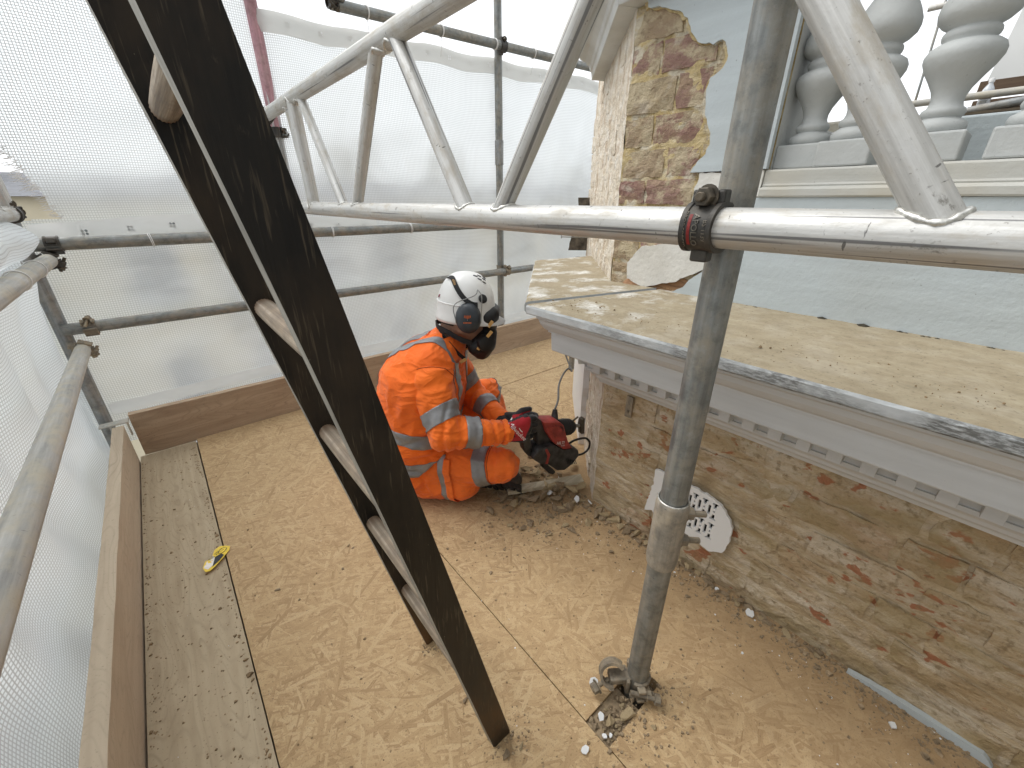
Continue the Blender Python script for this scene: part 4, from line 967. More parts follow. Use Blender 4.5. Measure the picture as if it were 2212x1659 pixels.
# ---- ladder
lad = tag(empty('ladder', (.31, .57, 0)), 'black worn wooden ladder leaning through the platform, ridged rungs', 'ladder')
LD = Vector((-.2035, -.0138, .979)).normalized(); LL = 2.25
def stile(y0, y1, fx0, fx1, nm):
    bm = bmesh.new(); rows = []; n = 46
    ux = Vector((1, 0, 0)); xa = ux
    for k in range(n+1):
        s = LL*k/n; row = []
        for (x, y) in ((fx0, y0), (fx1, y0), (fx1, y1), (fx0, y1)):
            p = Vector((x, y, 0))+LD*s
            j = MN.noise((x*40, y*40, s*9))*.0009; p += Vector((j, j*.5, 0)); row.append(p)
        if k == 0:
            for q in row: q.z = 0.0005
        rows.append([bm.verts.new(q) for q in row])
    for a, b in zip(rows, rows[1:]):
        for i in range(4): bm.faces.new((a[i], a[(i+1) % 4], b[(i+1) % 4], b[i]))
    bm.faces.new(rows[0]); bm.faces.new(list(reversed(rows[-1])))
    long_e = [e for e in bm.edges if abs((e.verts[0].co-e.verts[1].co).normalized().dot(LD)) > .95 and e.calc_length() > .01]
    bmesh.ops.bevel(bm, geom=long_e, offset=.0022, segments=2, affect='EDGES')
    o = from_bm(nm, bm, [m_ladder, m_ladder_edge])
    for f in o.data.polygons:
        if f.normal.x < -.9: f.material_index = 1
    return adopt(o, lad)
stile(.4125, .440, .295, .344, 'stile'); stile(.722, .7495, .296, .345, 'stile')
for zc, xs in ((.262, .266), (.513, .21), (.762, .160), (1.000, .112), (1.248, .062), (1.50, .01), (1.75, -.04)):
    c = Vector((.3195, 0, 0))+LD*(zc/LD.z); ya, yb = .4395+LD.y*zc, .7225+LD.y*zc
    bm = bmesh.new(); n = 44; rows = []
    for k in range(7):
        f = k/6; rr = .0142+.0008*math.sin(f*3.14); rows.append([bm.verts.new((math.cos(a)*(rr+.00045*math.cos(a*22)), math.sin(a)*(rr+.00045*math.cos(a*22)), f*(yb-ya))) for a in [2*math.pi*i/n for i in range(n)]])
    for a, b in zip(rows, rows[1:]):
        for i in range(n): bm.faces.new((a[i], a[(i+1) % n], b[(i+1) % n], b[i]))
    o = from_bm('rung', bm, m_rung, None, True, 60); place(o, (c.x-.004, ya, c.z), (0, 1, 0), (1, 0, 0)); adopt(o, lad)

# ---- debris sheeting
def sheet(name, label, fn, nu, nv, lu, lv, mat, grp='debris sheets', u0=0, hole=None):
    vs, fs, uv = [], [], []
    for j in range(nv+1):
        for i in range(nu+1):
            u, v = i/nu, j/nv; vs.append(fn(u, v)); uv.append((u0+u*lu, v*lv))
    for j in range(nv):
        for i in range(nu):
            a = j*(nu+1)+i; f = (a, a+1, a+nu+2, a+nu+1)
            if hole and hole(sum((vs[k] for k in f), Vector())/4): continue
            fs.append(f)
    me = mesh_from(name, vs, fs, mat, True); L = me.uv_layers.new(name='UVMap')
    for lp in me.loops: L.data[lp.index].uv = uv[lp.vertex_index]
    bm = bmesh.new(); bm.from_mesh(me); bmesh.ops.delete(bm, geom=[v for v in bm.verts if not v.link_faces], context='VERTS'); bm.to_mesh(me); bm.free()
    return tag(O(name, me), label, 'sheeting', grp)
def wob(x, z, s=0): return MN.noise((x*1.7, z*1.2, s))*.035+MN.noise((x*4.5, z*3.3, s+4))*.016+MN.noise((x*11, z*9, s+8))*.004
def far_up(x0, x1, zb, zt, s, yoff=0.0, sag=0.0, rest=.0):
    def fn(u, v):
        x = x0+(x1-x0)*u; z = zb+(zt(x)-zb)*v
        y = 2.60+yoff+wob(x, z, s)*(0.25+.75*math.sin(math.pi*min(1, max(0, v)))**.5)
        return Vector((x+MN.noise((x*3, z*3, s+2))*.012, y, z+MN.noise((x*2.4, z*2, s+6))*.006))
    return fn
tear = lambda c: (c.z < 1.40+MN.noise((c.z*9, 1, 2))*.03 and c.z > 1.075 and c.x < -.262-.33*(c.z-1.10)+MN.noise((c.z*40, 3, c.x*6))*.014)
sA = sheet('debris_sheet', 'translucent gridded sheeting at the far left behind the ladder, torn at its left edge', far_up(-.62, .665, 1.0, lambda x: 3.2, 1.0, .025), 330, 420, 1.29, 2.2, m_sheet, hole=tear)
top = lambda x: 1.945+.030*(x-.64)+.006*math.cos((x-1.17)*14.5)+.008*MN.noise((x*2.3, 1, 1))
sB = sheet('debris_sheet', 'translucent gridded sheeting tied to the topmost tube, right of the pink upright', far_up(.630, 3.3, 1.0, top, 3.0), 230, 90, 2.67, .95, m_sheet)
sC = sheet('debris_sheet', 'lower translucent sheeting between the far rail and the far toe board', far_up(-.62, 3.3, .03, lambda x: 1.01+.02*math.sin(x*5), 5.0), 270, 80, 3.92, .98, m_sheet)
def left_fn(u, v):
    y = -.95+(2.60+.95)*u; z = -.15+(.93+.15)*v
    fold = .018*math.sin(y*17+z*6+2*MN.noise((y*3, z*3, 1)))*(.35+.65*v)+MN.noise((y*4, z*3, 7))*.02
    bell = .05*math.sin(math.pi*min(1, max(0, (z+.15)/1.08)))
    return Vector((-.392-bell+fold+.022*max(0, 1-abs(v-1)*7), y, z))
sheet('debris_sheet', 'creased white sheeting hanging down the left side behind the guard rail', left_fn, 240, 70, 3.48, 1.08, m_sheet_left)
def bulge_fn(u, v):
    y = -.9+(2.40+.9)*u; a = v*math.pi
    r = .062+MN.noise((y*4, v*3, 2))*.016
    e = min(1, (1-u)*24)**.5
    return Vector((-.375+math.sin(a)*r*e*1.15, y, 1.022-math.cos(a)*.062*e+MN.noise((y*7, v*4, 8))*.006))
sheet('debris_sheet', 'roll of white sheeting bulging over the upper left guard rail', bulge_fn, 150, 16, 3.3, .2, m_sheet_left)
# hems with eyelets along the sheet edges
def hem(par, x0, x1, zf, h, s, yoff=0.0, n=120):
    vs, fs = [], []
    for i in range(n+1):
        x = x0+(x1-x0)*i/n
        for k in range(4):
            z = zf(x)-h*k/3; y = 2.5965+yoff+wob(x, z, s)*.25-.004*math.sin(k*1.05)+MN.noise((x*14, k, s))*.004; vs.append((x, y, z+MN.noise((x*9, s, k))*.004))
    for i in range(n):
        for k in range(3): a = i*4+k; fs.append((a, a+1, a+5, a+4))
    return adopt(O('hem', mesh_from('hem', vs, fs, m_hem, True)), par)
m_eye = simple('bright_eyelet', (.95, .96, .97), .4, 0, .02, 10, 0)
m_eye_d = simple('dark_eyelet', (.22, .24, .25), .5, 0, .1, 10, 0)
eb = bmesh.new()
for (dx, dz) in ((1, 1), (-1, 1), (1, -1), (-1, -1)): 
    lathe_bm(eb, [(.0052, -.0006), (.0052, .0006)], 8, Matrix.Translation((dx*.0062, 0, dz*.0062)) @ Matrix.Rotation(R(90), 4, 'X'))
eo = from_bm('eyelet', eb, m_eye); eme = eo.data; bpy.data.objects.remove(eo); emd = eme.copy(); emd.materials.clear(); emd.materials.append(m_eye_d)
def eyelets(par, x0, x1, step, zf, s, me):
    x = x0
    while x < x1:
        o = O('eyelet', me); o.location = (x, 2.588+wob(x, zf(x), s)*.25, zf(x)); adopt(o, par); x += step
hem(sB, .64, 3.3, top, .085, 3.0, -.006); eyelets(sB, .78, 3.2, .152, lambda x: top(x)-.042, 3.0, eme)
hemA = lambda x: 1.072+.018*math.sin(x*4+.6)
hem(sA, -.36, 1.1, hemA, .085, 1.0, -.006); fv, ff = [], []; rn = random.Random(8)
for k in range(170):
    z = rn.uniform(1.08, 1.44); x = -.262-.33*(z-1.10)+rn.uniform(-.012, .02); p = Vector((x, 2.612+rn.uniform(-.01, .01), z)); d = Vector((-rn.uniform(.012, .045), rn.uniform(-.012, .004), rn.uniform(-.02, .012)))
    b_ = len(fv); m_ = p+d*.55+Vector((0, 0, rn.uniform(-.006, .006))); w_ = Vector((0, 0, .0011))
    fv += [p-w_, p+w_, m_+w_, m_-w_, p+d]; ff += [(b_, b_+1, b_+2, b_+3), (b_+3, b_+2, b_+4)]
tag(adopt(O('frayed_threads', mesh_from('frayed_threads', fv, ff, m_tie)), sA), kind='stuff')
eyelets(sA, -.20, 1.05, .152, lambda x: hemA(x)-.045, 1.0, emd)
hem(sC, -.36, 2.4, lambda x: .262+.012*math.sin(x*3), .06, 5.0, -.004)

# ---- white ties
def tie(label, c, axis, r=RT+.0025, tail=(.03, -.02, -.05), n=2):
    c = Vector(c); ax = Vector(axis).normalized(); u = ax.orthogonal().normalized(); w = ax.cross(u)
    t_ = tag(empty('cable_tie', c), label, 'tie', 'white ties holding the sheeting')
    for q in range(n):
        off = ax*(.006*(q-(n-1)/2)); sk = random.uniform(-.2, .2)
        adopt(sweep('strand', [c+off+(u*math.cos(a)+w*math.sin(a))*r+ax*(sk*.02*math.cos(a)) for a in [k*2*math.pi/26 for k in range(26)]], .0021, m_tie, None, 6, True), t_)
    up_ = Vector((0, 0, 1)) if abs(ax.z) < .5 else Vector((1, 0, 0))
    k0 = c-up_*r; adopt(sweep('tail', spline([k0, k0+Vector(tail)*.5+Vector((.004, 0, 0)), k0+Vector(tail)], 5), .0017, m_tie, None, 6), t_)
    return t_
zt = lambda x: 2.02+(x-.98)*.0248
for x, l in ((1.164, 'white tie on the topmost tube just left of the sloping beam chord'), (1.606, 'white tie on the topmost tube in the middle of its length'), (1.997, 'white tie on the topmost tube beside the high coupler'), (2.33, 'white tie on the topmost tube nearest the sloping strut')):
    tie(l, (x, 2.53, zt(x)), (1, 0, .02), tail=(.006, .03, -.085))
for x, l in ((.008, 'white tie with crossed strands on the upper far rail left of the ladder'), (.806, 'white tie on the upper far rail just right of the ladder'), (1.291, 'white tie on the upper far rail under the beam')):
    tie(l, (x, 2.53, .985), (1, 0, .05), tail=(.03, .02, .05))
tie('thick white tie on the left guard rail nearest the corner', (-.3205, 2.12, .935), (0, 1, 0), tail=(-.03, .06, .05)); tie('white tie on the left guard rail cut by the picture edge', (-.313, 1.78, .942), (0, 1, 0), tail=(-.03, .05, .04))

# ================================================================== THE WORKER
UA, VA = Vector((.7634, -.6459, 0)), Vector((.6459, .7634, 0))
def P(u, v, w): return UA*u+VA*v+Vector((0, 0, w))
def capsule(bm, a, b, ra, rb, sub=3):
    t_ = bmesh.new(); 
    for c, r in ((a, ra), (b, rb)): bmesh.ops.create_icosphere(t_, subdivisions=sub, radius=r, matrix=Matrix.Translation(c))
    bmesh.ops.convex_hull(t_, input=t_.verts[:])
    loose = [v for v in t_.verts if not v.link_faces]; bmesh.ops.delete(t_, geom=loose, context='VERTS')
    me = bpy.data.meshes.new('t'); t_.to_mesh(me); t_.free(); bm.from_mesh(me); bpy.data.meshes.remove(me)
def hull(bm, balls, sub=2):
    t_ = bmesh.new()
    for c, r in balls: bmesh.ops.create_icosphere(t_, subdivisions=sub, radius=r, matrix=Matrix.Translation(c))
    bmesh.ops.convex_hull(t_, input=t_.verts[:]); bmesh.ops.delete(t_, geom=[v for v in t_.verts if not v.link_faces], context='VERTS')
    me = bpy.data.meshes.new('t'); t_.to_mesh(me); t_.free(); bm.from_mesh(me); bpy.data.meshes.remove(me)
def blob(name, bm, mats, voxel=.008, smooth=8, parent=None, disp=None):
    """join overlapping shapes into one continuous skin"""
    me = bpy.data.meshes.new(name); bm.to_mesh(me); bm.free(); o = bpy.data.objects.new(name, me); C.objects.link(o)
    md = o.modifiers.new('r', 'REMESH'); md.mode = 'VOXEL'; md.voxel_size = voxel
    if smooth: ms = o.modifiers.new('s', 'SMOOTH'); ms.factor = .5; ms.iterations = smooth
    dg = bpy.context.evaluated_depsgraph_get(); dg.update(); m2 = bpy.data.meshes.new_from_object(o.evaluated_get(dg)); bpy.data.objects.remove(o); bpy.data.meshes.remove(me)
    m2.name = name; m2.materials.clear()
    for m in (mats if isinstance(mats, (list, tuple)) else [mats]): m2.materials.append(m)
    if disp:
        ns = [v.normal.copy() for v in m2.vertices]
        for v, n in zip(m2.vertices, ns): v.co += n*disp(v.co, n)
    for p_ in m2.polygons: p_.use_smooth = True
    m2.update(); o = O(name, m2)
    return adopt(o, parent) if parent else o
def seg_t(p, a, b):
    d = b-a; t_ = max(0, min(1, (p-a).dot(d)/d.length_squared)); return t_, (p-(a+d*t_)).length
man = tag(empty('person', P(-.36, 1.46, 0)), 'person in orange high visibility workwear and white hard hat crouching with a drill', 'person')
# joints (u along the picture, v away from the camera, w up)
J = dict(pelN=P(-.40, 1.43, .150), pelF=P(-.40, 1.57, .150), midN=P(-.375, 1.43, .37), midF=P(-.375, 1.57, .37), chN=P(-.350, 1.42, .505), chF=P(-.345, 1.59, .495),
         upN=P(-.300, 1.40, .592), upF=P(-.290, 1.60, .575), neck=P(-.255, 1.50, .650), shN=P(-.292, 1.345, .545), shF=P(-.275, 1.655, .530), elN=P(-.238, 1.250, .388), wrN=P(-.022, 1.330, .346),
         elF=P(-.185, 1.665, .350), wrF=P(-.040, 1.495, .305), hipN=P(-.375, 1.410, .140), knN=P(-.040, 1.325, .197), ankN=P(-.225, 1.455, .070), hipF=P(-.36, 1.59, .150), knF=P(-.128, 1.790, .290), ankF=P(-.085, 1.915, .115))
HC = P(-.165, 1.50, .775); HF = Vector(UA*.951+Vector((0, 0, -.309))); HU = Vector(UA*.309+Vector((0, 0, .951)))   # head centre, facing, up
# -- body: one continuous figure
bm = bmesh.new()
for a, b, ra, rb in (('pelN', 'midN', .10, .11), ('pelF', 'midF', .10, .11), ('midN', 'chN', .11, .11), ('midF', 'chF', .11, .11), ('chN', 'upN', .10, .07), ('chF', 'upF', .10, .07), ('pelN', 'pelF', .10, .10), ('midN', 'midF', .11, .11), ('chN', 'chF', .10, .10),
                     ('shN', 'elN', .052, .042), ('elN', 'wrN', .040, .026), ('shF', 'elF', .050, .042), ('elF', 'wrF', .04, .026), ('hipN', 'knN', .075, .055), ('knN', 'ankN', .05, .04), ('hipF', 'knF', .075, .055), ('knF', 'ankF', .05, .038), ('upN', 'shN', .06, .055), ('upF', 'shF', .06, .055)):
    capsule(bm, J[a], J[b], ra, rb, 2)
capsule(bm, J['neck']+Vector((0, 0, -.03)), HC-HU*.06-HF*.025, .060, .054)
hull(bm, [(HC+HU*.040-HF*.012, .080), (HC-HF*.035+HU*.02, .080), (HC+HF*.022-HU*.022, .064), (HC+HF*.050-HU*.085, .034), (HC-HU*.05+VA*.035, .045), (HC-HU*.05-VA*.035, .045)])
capsule(bm, HC+HF*.095-HU*.005, HC+HF*.112-HU*.038, .009, .013)                       # nose
for s in (-1, 1): hull(bm, [(HC+VA*.077*s-HU*.01, .014), (HC+VA*.079*s-HU*.035-HF*.004, .011)])  # ears
capsule(bm, HC+HF*.098-HU*.064+VA*.018, HC+HF*.098-HU*.064-VA*.018, .007, .007)   # lips
body = blob('body', bm, [m_skin, m_hair], .0075, 5, man)
for f in body.data.polygons:
    d = f.center-HC
    if d.length < .14 and d.dot(HU) > -.045 and d.dot(HF) < -.015 and d.dot(HU) > -.055-.25*d.dot(HF): f.material_index = 1
# -- trousers
def folds(p, joints, amp):
    h = 0
    for (c, ax, rad, k) in joints:
        d = p-c; q = d.length
        if q < rad:
            w_ = (1-q/rad)**1.0; s = d.dot(ax)*k+MN.noise(p*14)*2.4; h += amp*w_*(math.sin(s)-.25+.5*math.sin(s*1.9+1))
    q_ = p+MN.noise_vector(p*9)*.05
    cr = (1-abs(MN.noise((q_.x*9, q_.y*9, q_.z*16)))*2.2); cr2 = (1-abs(MN.noise((q_.x*16+4, q_.y*16, q_.z*24)))*2.2)
    return h+MN.noise(p*11)*.0030+max(0, cr)**2*.0066+max(0, cr2)**2*.0014-.003
dirn = lambda a, b: (J[b]-J[a]).normalized()
bm = bmesh.new()
for a, b, ra, rb in (('pelN', 'pelF', .140, .140), ('pelN', 'hipN', .135, .112), ('pelF', 'hipF', .135, .112), ('hipN', 'knN', .102, .070), ('knN', 'ankN', .068, .058), ('hipF', 'knF', .105, .076), ('knF', 'ankF', .070, .056)): capsule(bm, J[a], J[b], ra, rb)
capsule(bm, P(-.385, 1.40, .085), P(-.20, 1.35, .10), .085, .075); capsule(bm, P(-.40, 1.43, .16), P(-.385, 1.43, .22), .138, .14); capsule(bm, P(-.40, 1.57, .16), P(-.385, 1.57, .22), .138, .14)
kj = [(J['hipN'], dirn('hipN', 'knN'), .22, 95), (J['knN'], dirn('hipN', 'knN'), .12, 120), (J['knF'], dirn('hipF', 'knF'), .14, 100)]
trs = blob('trousers', bm, m_orange_t, .007, 8, man, lambda p, n: folds(p, kj, .0060))
for v in trs.data.vertices:
    if v.co.z < .004: v.co.z = .004
# -- sweatshirt with sleeves
bm = bmesh.new()
for a, b, ra, rb in (('midN', 'chN', .150, .146), ('midF', 'chF', .150, .146), ('pelN', 'midN', .135, .150), ('pelF', 'midF', .135, .150), ('chN', 'upN', .140, .088), ('chF', 'upF', .140, .088), ('upN', 'shN', .085, .086), ('upF', 'shF', .085, .084), ('chN', 'shN', .12, .08), ('chF', 'shF', .12, .08),
                     ('shN', 'elN', .080, .064), ('elN', 'wrN', .063, .044), ('shF', 'elF', .078, .062), ('elF', 'wrF', .060, .042), ('upN', 'neck', .085, .076), ('upF', 'neck', .085, .076)): capsule(bm, J[a], J[b], ra, rb)
aj = [(J['elN'], dirn('elN', 'wrN'), .16, 120), (J['wrN']-dirn('elN', 'wrN')*.05, dirn('elN', 'wrN'), .11, 150), (J['elF'], dirn('elF', 'wrF'), .14, 110), (J['shN']+Vector((0, 0, -.05)), dirn('shN', 'elN'), .14, 70)]
jak = blob('sweatshirt', bm, m_orange, .007, 8, man, lambda p, n: folds(p, aj, .0064))
# open neck: keep the collar below the jaw line
bm = bmesh.new(); bm.from_mesh(jak.data); bmesh.ops.bisect_plane(bm, geom=bm.verts[:]+bm.edges[:]+bm.faces[:], plane_co=P(-.250, 1.5, .690), plane_no=HU*.85-HF*.40, clear_outer=True); bm.to_mesh(jak.data); bm.free()
# -- sleeveless vest over it
bm = bmesh.new()
for a, b, ra, rb in (('pelN', 'midN', .147, .163), ('pelF', 'midF', .147, .163), ('midN', 'chN', .163, .158), ('midF', 'chF', .163, .158), ('chN', 'upN', .152, .099), ('chF', 'upF', .152, .099), ('upN', 'upF', .097, .097), ('upN', 'neck', .090, .066), ('upF', 'neck', .090, .066)): capsule(bm, J[a], J[b], ra, rb)
vj = [(P(-.36, 1.33, .25), Vector((0, 0, 1)), .22, 55), (P(-.30, 1.36, .47), UA, .18, 70)]
vest = blob('vest', bm, m_orange_v, .007, 8, man, lambda p, n: folds(p, vj, .0056))
bm = bmesh.new(); bm.from_mesh(vest.data); allg = lambda: bm.verts[:]+bm.edges[:]+bm.faces[:]
bmesh.ops.bisect_plane(bm, geom=allg(), plane_co=P(-.36, 1.40, .175), plane_no=UA*.62-Vector((0, 0, .80)), clear_outer=True)     # slanting hem
bmesh.ops.bisect_plane(bm, geom=allg(), plane_co=P(-.232, 1.5, .655), plane_no=HU*.6+UA*.8, clear_outer=True)                    # open front at the neck
bm.to_mesh(vest.data); bm.free()
def band(src, co, no, hw, par, keep=None, off=.0022, name='reflective_band'):
    """strip of tape lying on a garment between two parallel planes"""
    bm = bmesh.new(); bm.from_mesh(src.data); no = Vector(no).normalized(); co = Vector(co)
    for s in (1, -1):
        bmesh.ops.bisect_plane(bm, geom=bm.verts[:]+bm.edges[:]+bm.faces[:], plane_co=co+no*hw*s, plane_no=no*s, clear_outer=True)
    if keep: bmesh.ops.delete(bm, geom=[f for f in bm.faces if not keep(f.calc_center_median())], context='FACES')
    if not bm.faces: bm.free(); return
    bm.normal_update()
    for v in bm.verts: v.co += v.normal*off
    ex = bmesh.ops.solidify(bm, geom=bm.faces[:], thickness=-.0012)
    o = from_bm(name, bm, m_refl, None, True); return adopt(o, par)
def near_bone(a, b, others, r=1.0):
    def f(p):
        d0 = seg_t(p, J[a], J[b])[1]; return all(d0 < seg_t(p, J[x], J[y])[1]*r for x, y in others)
    return f
tors = [('midN', 'chN'), ('pelN', 'midN'), ('midF', 'chF'), ('chN', 'upN')]
band(jak, J['shN'].lerp(J['elN'], .66), dirn('shN', 'elN')+UA*.25, .029, jak, near_bone('shN', 'elN', tors+[('elN', 'wrN')], 1.05))
band(jak, J['elN'].lerp(J['wrN'], .40), dirn('elN', 'wrN'), .028, jak, near_bone('elN', 'wrN', tors))
band(jak, J['shF'].lerp(J['elF'], .62), dirn('shF', 'elF'), .027, jak, near_bone('shF', 'elF', [('midF', 'chF'), ('chF', 'upF'), ('midN', 'chN'), ('elF', 'wrF')]))
band(jak, J['elF'].lerp(J['wrF'], .52), dirn('elF', 'wrF'), .026, jak, near_bone('elF', 'wrF', [('midF', 'chF'), ('midN', 'chN')]))
band(jak, P(-.35, 1.372, .5), VA, .020, jak, lambda p: p.z > .50 and (p-J['shN']).length > .07, .0016)
band(vest, P(-.44, 1.40, .357), Vector((0, 0, 1))+UA*.25, .028, vest); band(vest, P(-.40, 1.40, .200), Vector((0, 0, 1))-UA*.02, .028, vest)
band(vest, P(-.3, 1.398, .5), VA+UA*.10, .021, vest, lambda p: p.z > .385); band(vest, P(-.3, 1.585, .5), VA-UA*.12, .021, vest, lambda p: p.z > .385)
band(trs, J['hipN'].lerp(J['knN'], .80)+Vector((0, 0, 0)), dirn('hipN', 'knN')+Vector((0, 0, .05)), .027, trs, near_bone('hipN', 'knN', [('pelN', 'hipN')], 9))
band(trs, J['hipF'].lerp(J['knF'], 1.06), dirn('knF', 'ankF'), .022, trs, near_bone('knF', 'ankF', [('hipN', 'knN')]))
band(trs, J['hipN'].lerp(J['knN'], .375), dirn('hipN', 'knN')-Vector((0, 0, .04)), .0125, trs, lambda p: near_bone('hipN', 'knN', [('hipF', 'knF')])(p) and p.z < .24 and (p-VA*1.36).dot(VA) < .02, .0065)
# pocket flap beside the narrow stripe, seams
band(trs, J['hipN'].lerp(J['knN'], .435), dirn('hipN', 'knN')-Vector((0, 0, .04)), .0125, trs, lambda p: near_bone('hipN', 'knN', [('hipF', 'knF')])(p) and p.z < .23 and (p-VA*1.36).dot(VA) < .02, .0070, 'pocket_flap').data.materials[0] = m_orange_t
def seam(src, co, no, par, keep=None): 
    o = band(src, co, no, .0012, par, keep, .0008, 'seam')
    if o: o.data.materials[0] = m_seam
seam(trs, J['hipN'].lerp(J['knN'], .875), dirn('hipN', 'knN'), trs, near_bone('hipN', 'knN', [('pelN', 'hipN')], 9)); seam(trs, J['hipN'].lerp(J['knN'], .895), dirn('hipN', 'knN'), trs, near_bone('hipN', 'knN', [('pelN', 'hipN')], 9))
seam(jak, J['shN']+dirn('shN', 'elN')*.006+UA*.0, (dirn('shN', 'elN')*.55-VA*.75), jak, lambda p: (p-J['shN']).length < .16)
seam(trs, J['hipF'].lerp(J['knF'], .86), dirn('hipF', 'knF'), trs, near_bone('hipF', 'knF', [('pelF', 'hipF')], 9))
band(jak, J['wrN']-dirn('elN', 'wrN')*.012, dirn('elN', 'wrN'), .010, jak, lambda p: (p-J['wrN']).length < .062, .0030, 'cuff').data.materials[0] = m_orange
# -- boots
def boot(heel, toe, up, sole_n):
    f = (toe-heel).normalized(); L = (toe-heel).length; bm = bmesh.new()
    hull(bm, [(heel+up*.03, .036), (heel+f*L*.45+up*.02, .034), (heel+up*.07, .038)]); hull(bm, [(heel+f*L*.45+up*.02, .036), (toe-f*.03+up*.014, .034), (toe-f*.02-f.cross(up)*.012+up*.01, .028), (toe-f*.02+f.cross(up)*.012+up*.01, .028)]); capsule(bm, heel+up*.05, heel+up*.13, .040, .044)
    b = blob('boot', bm, m_boot, .006, 4, man)
    bm = bmesh.new(); s_ = f.cross(up).normalized(); ol = []
    for k in range(20):
        a = 2*math.pi*k/20; x = math.cos(a); y = math.sin(a); w_ = .036+.008*x; ol.append(heel+f*(L*.47+x*L*.55)+s_*y*w_-up*.012)
    lo = [bm.verts.new(p-up*.020) for p in ol]; hi = [bm.verts.new(p) for p in ol]; bm.faces.new(hi); bm.faces.new(list(reversed(lo)))
    for k in range(20): bm.faces.new((lo[k], lo[(k+1) % 20], hi[(k+1) % 20], hi[k]))
    so = adopt(from_bm('sole', bm, m_sole), b)
    bm = bmesh.new()
    for i in range(11):
        for j in (-1, 0, 1):
            c = heel+f*(L*(-.02+i*.1))+s_*(j*.023+(.008 if i % 2 else -.006))-up*.036
            r_ = bmesh.ops.create_cube(bm, size=1); M = Matrix((f, s_, up)).transposed().to_4x4(); M.translation = c
            for v in r_['verts']: v.co = M @ Vector((v.co.x*L*.068, v.co.y*.0185, v.co.z*.009))
    tag(adopt(from_bm('tread', bm, m_sole), b), kind='stuff'); return b
boot(P(-.225, 1.470, .052), P(.035, 1.395, .060), (VA*.80+Vector((0, 0, .6))).normalized(), None)     # tucked under, sole towards the camera
boot(P(-.125, 1.915, .035), P(.055, 1.955, .035), Vector((0, 0, 1)), None)
# -- hard hat
HCc = P(-.172, 1.50, .772); HaT = R(-4); HX = Vector(UA*math.cos(HaT)+Vector((0, 0, math.sin(HaT)))); HZ = Vector((0, 0, 1))*math.cos(HaT)-UA*math.sin(HaT)
def hat_pt(th, ph, grow=0.0):
    """th round the head (0 = front), ph 0 at the rim to 90 on top"""
    a, b, h = .108, .094, .142
    c, s = math.cos(R(th)), math.sin(R(th)); cp, sp = math.cos(R(ph)), math.sin(R(ph))
    ridge = 1+.018*math.exp(-((s*b*cp)/.012)**2)*(sp > .25)
    cp_ = cp**.82
    return HCc+HX*((a+grow)*c*cp_)+VA*((b+grow)*s*cp_)+HZ*((h+grow)*sp**.92*ridge)
vs, fs = [], []; NT_, NP_ = 64, 20
rows = []
for k in range(NP_):
    ph = 90*k/(NP_-.0)*.995; rows.append([hat_pt(360*i/NT_, ph) for i in range(NT_)])
brim, lip = [], []
for i in range(NT_):
    th = 360*i/NT_; c = math.cos(R(th)); f_ = max(0, c)**2.2; base = hat_pt(th, 0); out = (HX*c*.108+VA*math.sin(R(th))*.094).normalized()
    brim.append(base+out*(.004+.038*f_)-HZ*(.030-.004*f_+.004*f_)); lip.append(base+out*(.0045)-HZ*.018*(1-f_*.4))
allrows = [brim, lip]+rows
for r_ in allrows: vs += r_
top_i = len(vs); vs.append(hat_pt(0, 90))
for a in range(len(allrows)-1):
    for i in range(NT_):
        j = (i+1) % NT_; fs.append((a*NT_+i, a*NT_+j, (a+1)*NT_+j, (a+1)*NT_+i))
for i in range(NT_): fs.append(((len(allrows)-1)*NT_+i, (len(allrows)-1)*NT_+(i+1) % NT_, top_i))
me = mesh_from('hard_hat', vs, fs, m_helmet, True); hat = adopt(O('hard_hat', me), man); sm = hat.modifiers.new('shell', 'SOLIDIFY'); sm.thickness = .003; sm.offset = -1
# rain gutter band round the shell
adopt(sweep('gutter', [hat_pt(th, 14, .0006) for th in range(62, 300, 4)], .0028, m_helmet, None, 8), hat)
for th, ph in ((-28, 52), (-16, 58), (-5, 60), (-38, 60), (-22, 68), (-44, 70)):
    c0 = hat_pt(th, ph, .0008); n = (c0-HCc).normalized(); bm = bmesh.new(); lathe_bm(bm, [(.0045, -.001), (.0045, .0006)], 10); o = from_bm('vent_slot', bm, m_ink); place(o, c0, n, HX); o.scale = (1.9, .8, 1); adopt(o, hat)
def hat_path(pts, grow): return [hat_pt(th, ph, grow) for th, ph in pts], [(hat_pt(th, ph)-HCc).normalized() for th, ph in pts]
pa = [(-160+k*4.6, 56-abs(k-6)*0+10*math.sin(k*.26)-k*1.55) for k in range(22)]
pth, nrm = hat_path([(t_, p_) for t_, p_ in pa], .0022)
stp = adopt(ribbon('goggle_strap', pth, nrm, .017, .0022, m_strap), hat)
ek = hat_pt(-52, 24, .002); n = VA*-1
bm = bmesh.new(); lathe_bm(bm, [(.016, 0), (.0165, .006), (.012, .012), (.004, .013)], 18); pv_ = from_bm('pivot', bm, m_strap, None, True, 40); place(pv_, ek, (ek-HCc).normalized(), HX); adopt(pv_, hat)
me = text_me('elite', .015, m_amber, 'strap_lettering')
c0, t0 = pth[9], (pth[10]-pth[8]).normalized(); n0 = nrm[9]; s0 = n0.cross(t0)
for v in me.vertices: v.co = c0+t0*v.co.x+s0*v.co.y+n0*.0030
adopt(O('lettering', me), stp)
bm = bmesh.new(); lathe_bm(bm, [(.008, -.0005), (.008, .0006)], 14); o = from_bm('badge', bm, simple('maroon_badge', (.20, .03, .06), .5, 0, .1, 60, 0)); pc = hat_pt(-158, 22, .0004); place(o, pc, (pc-HCc).normalized(), HZ); adopt(o, hat)
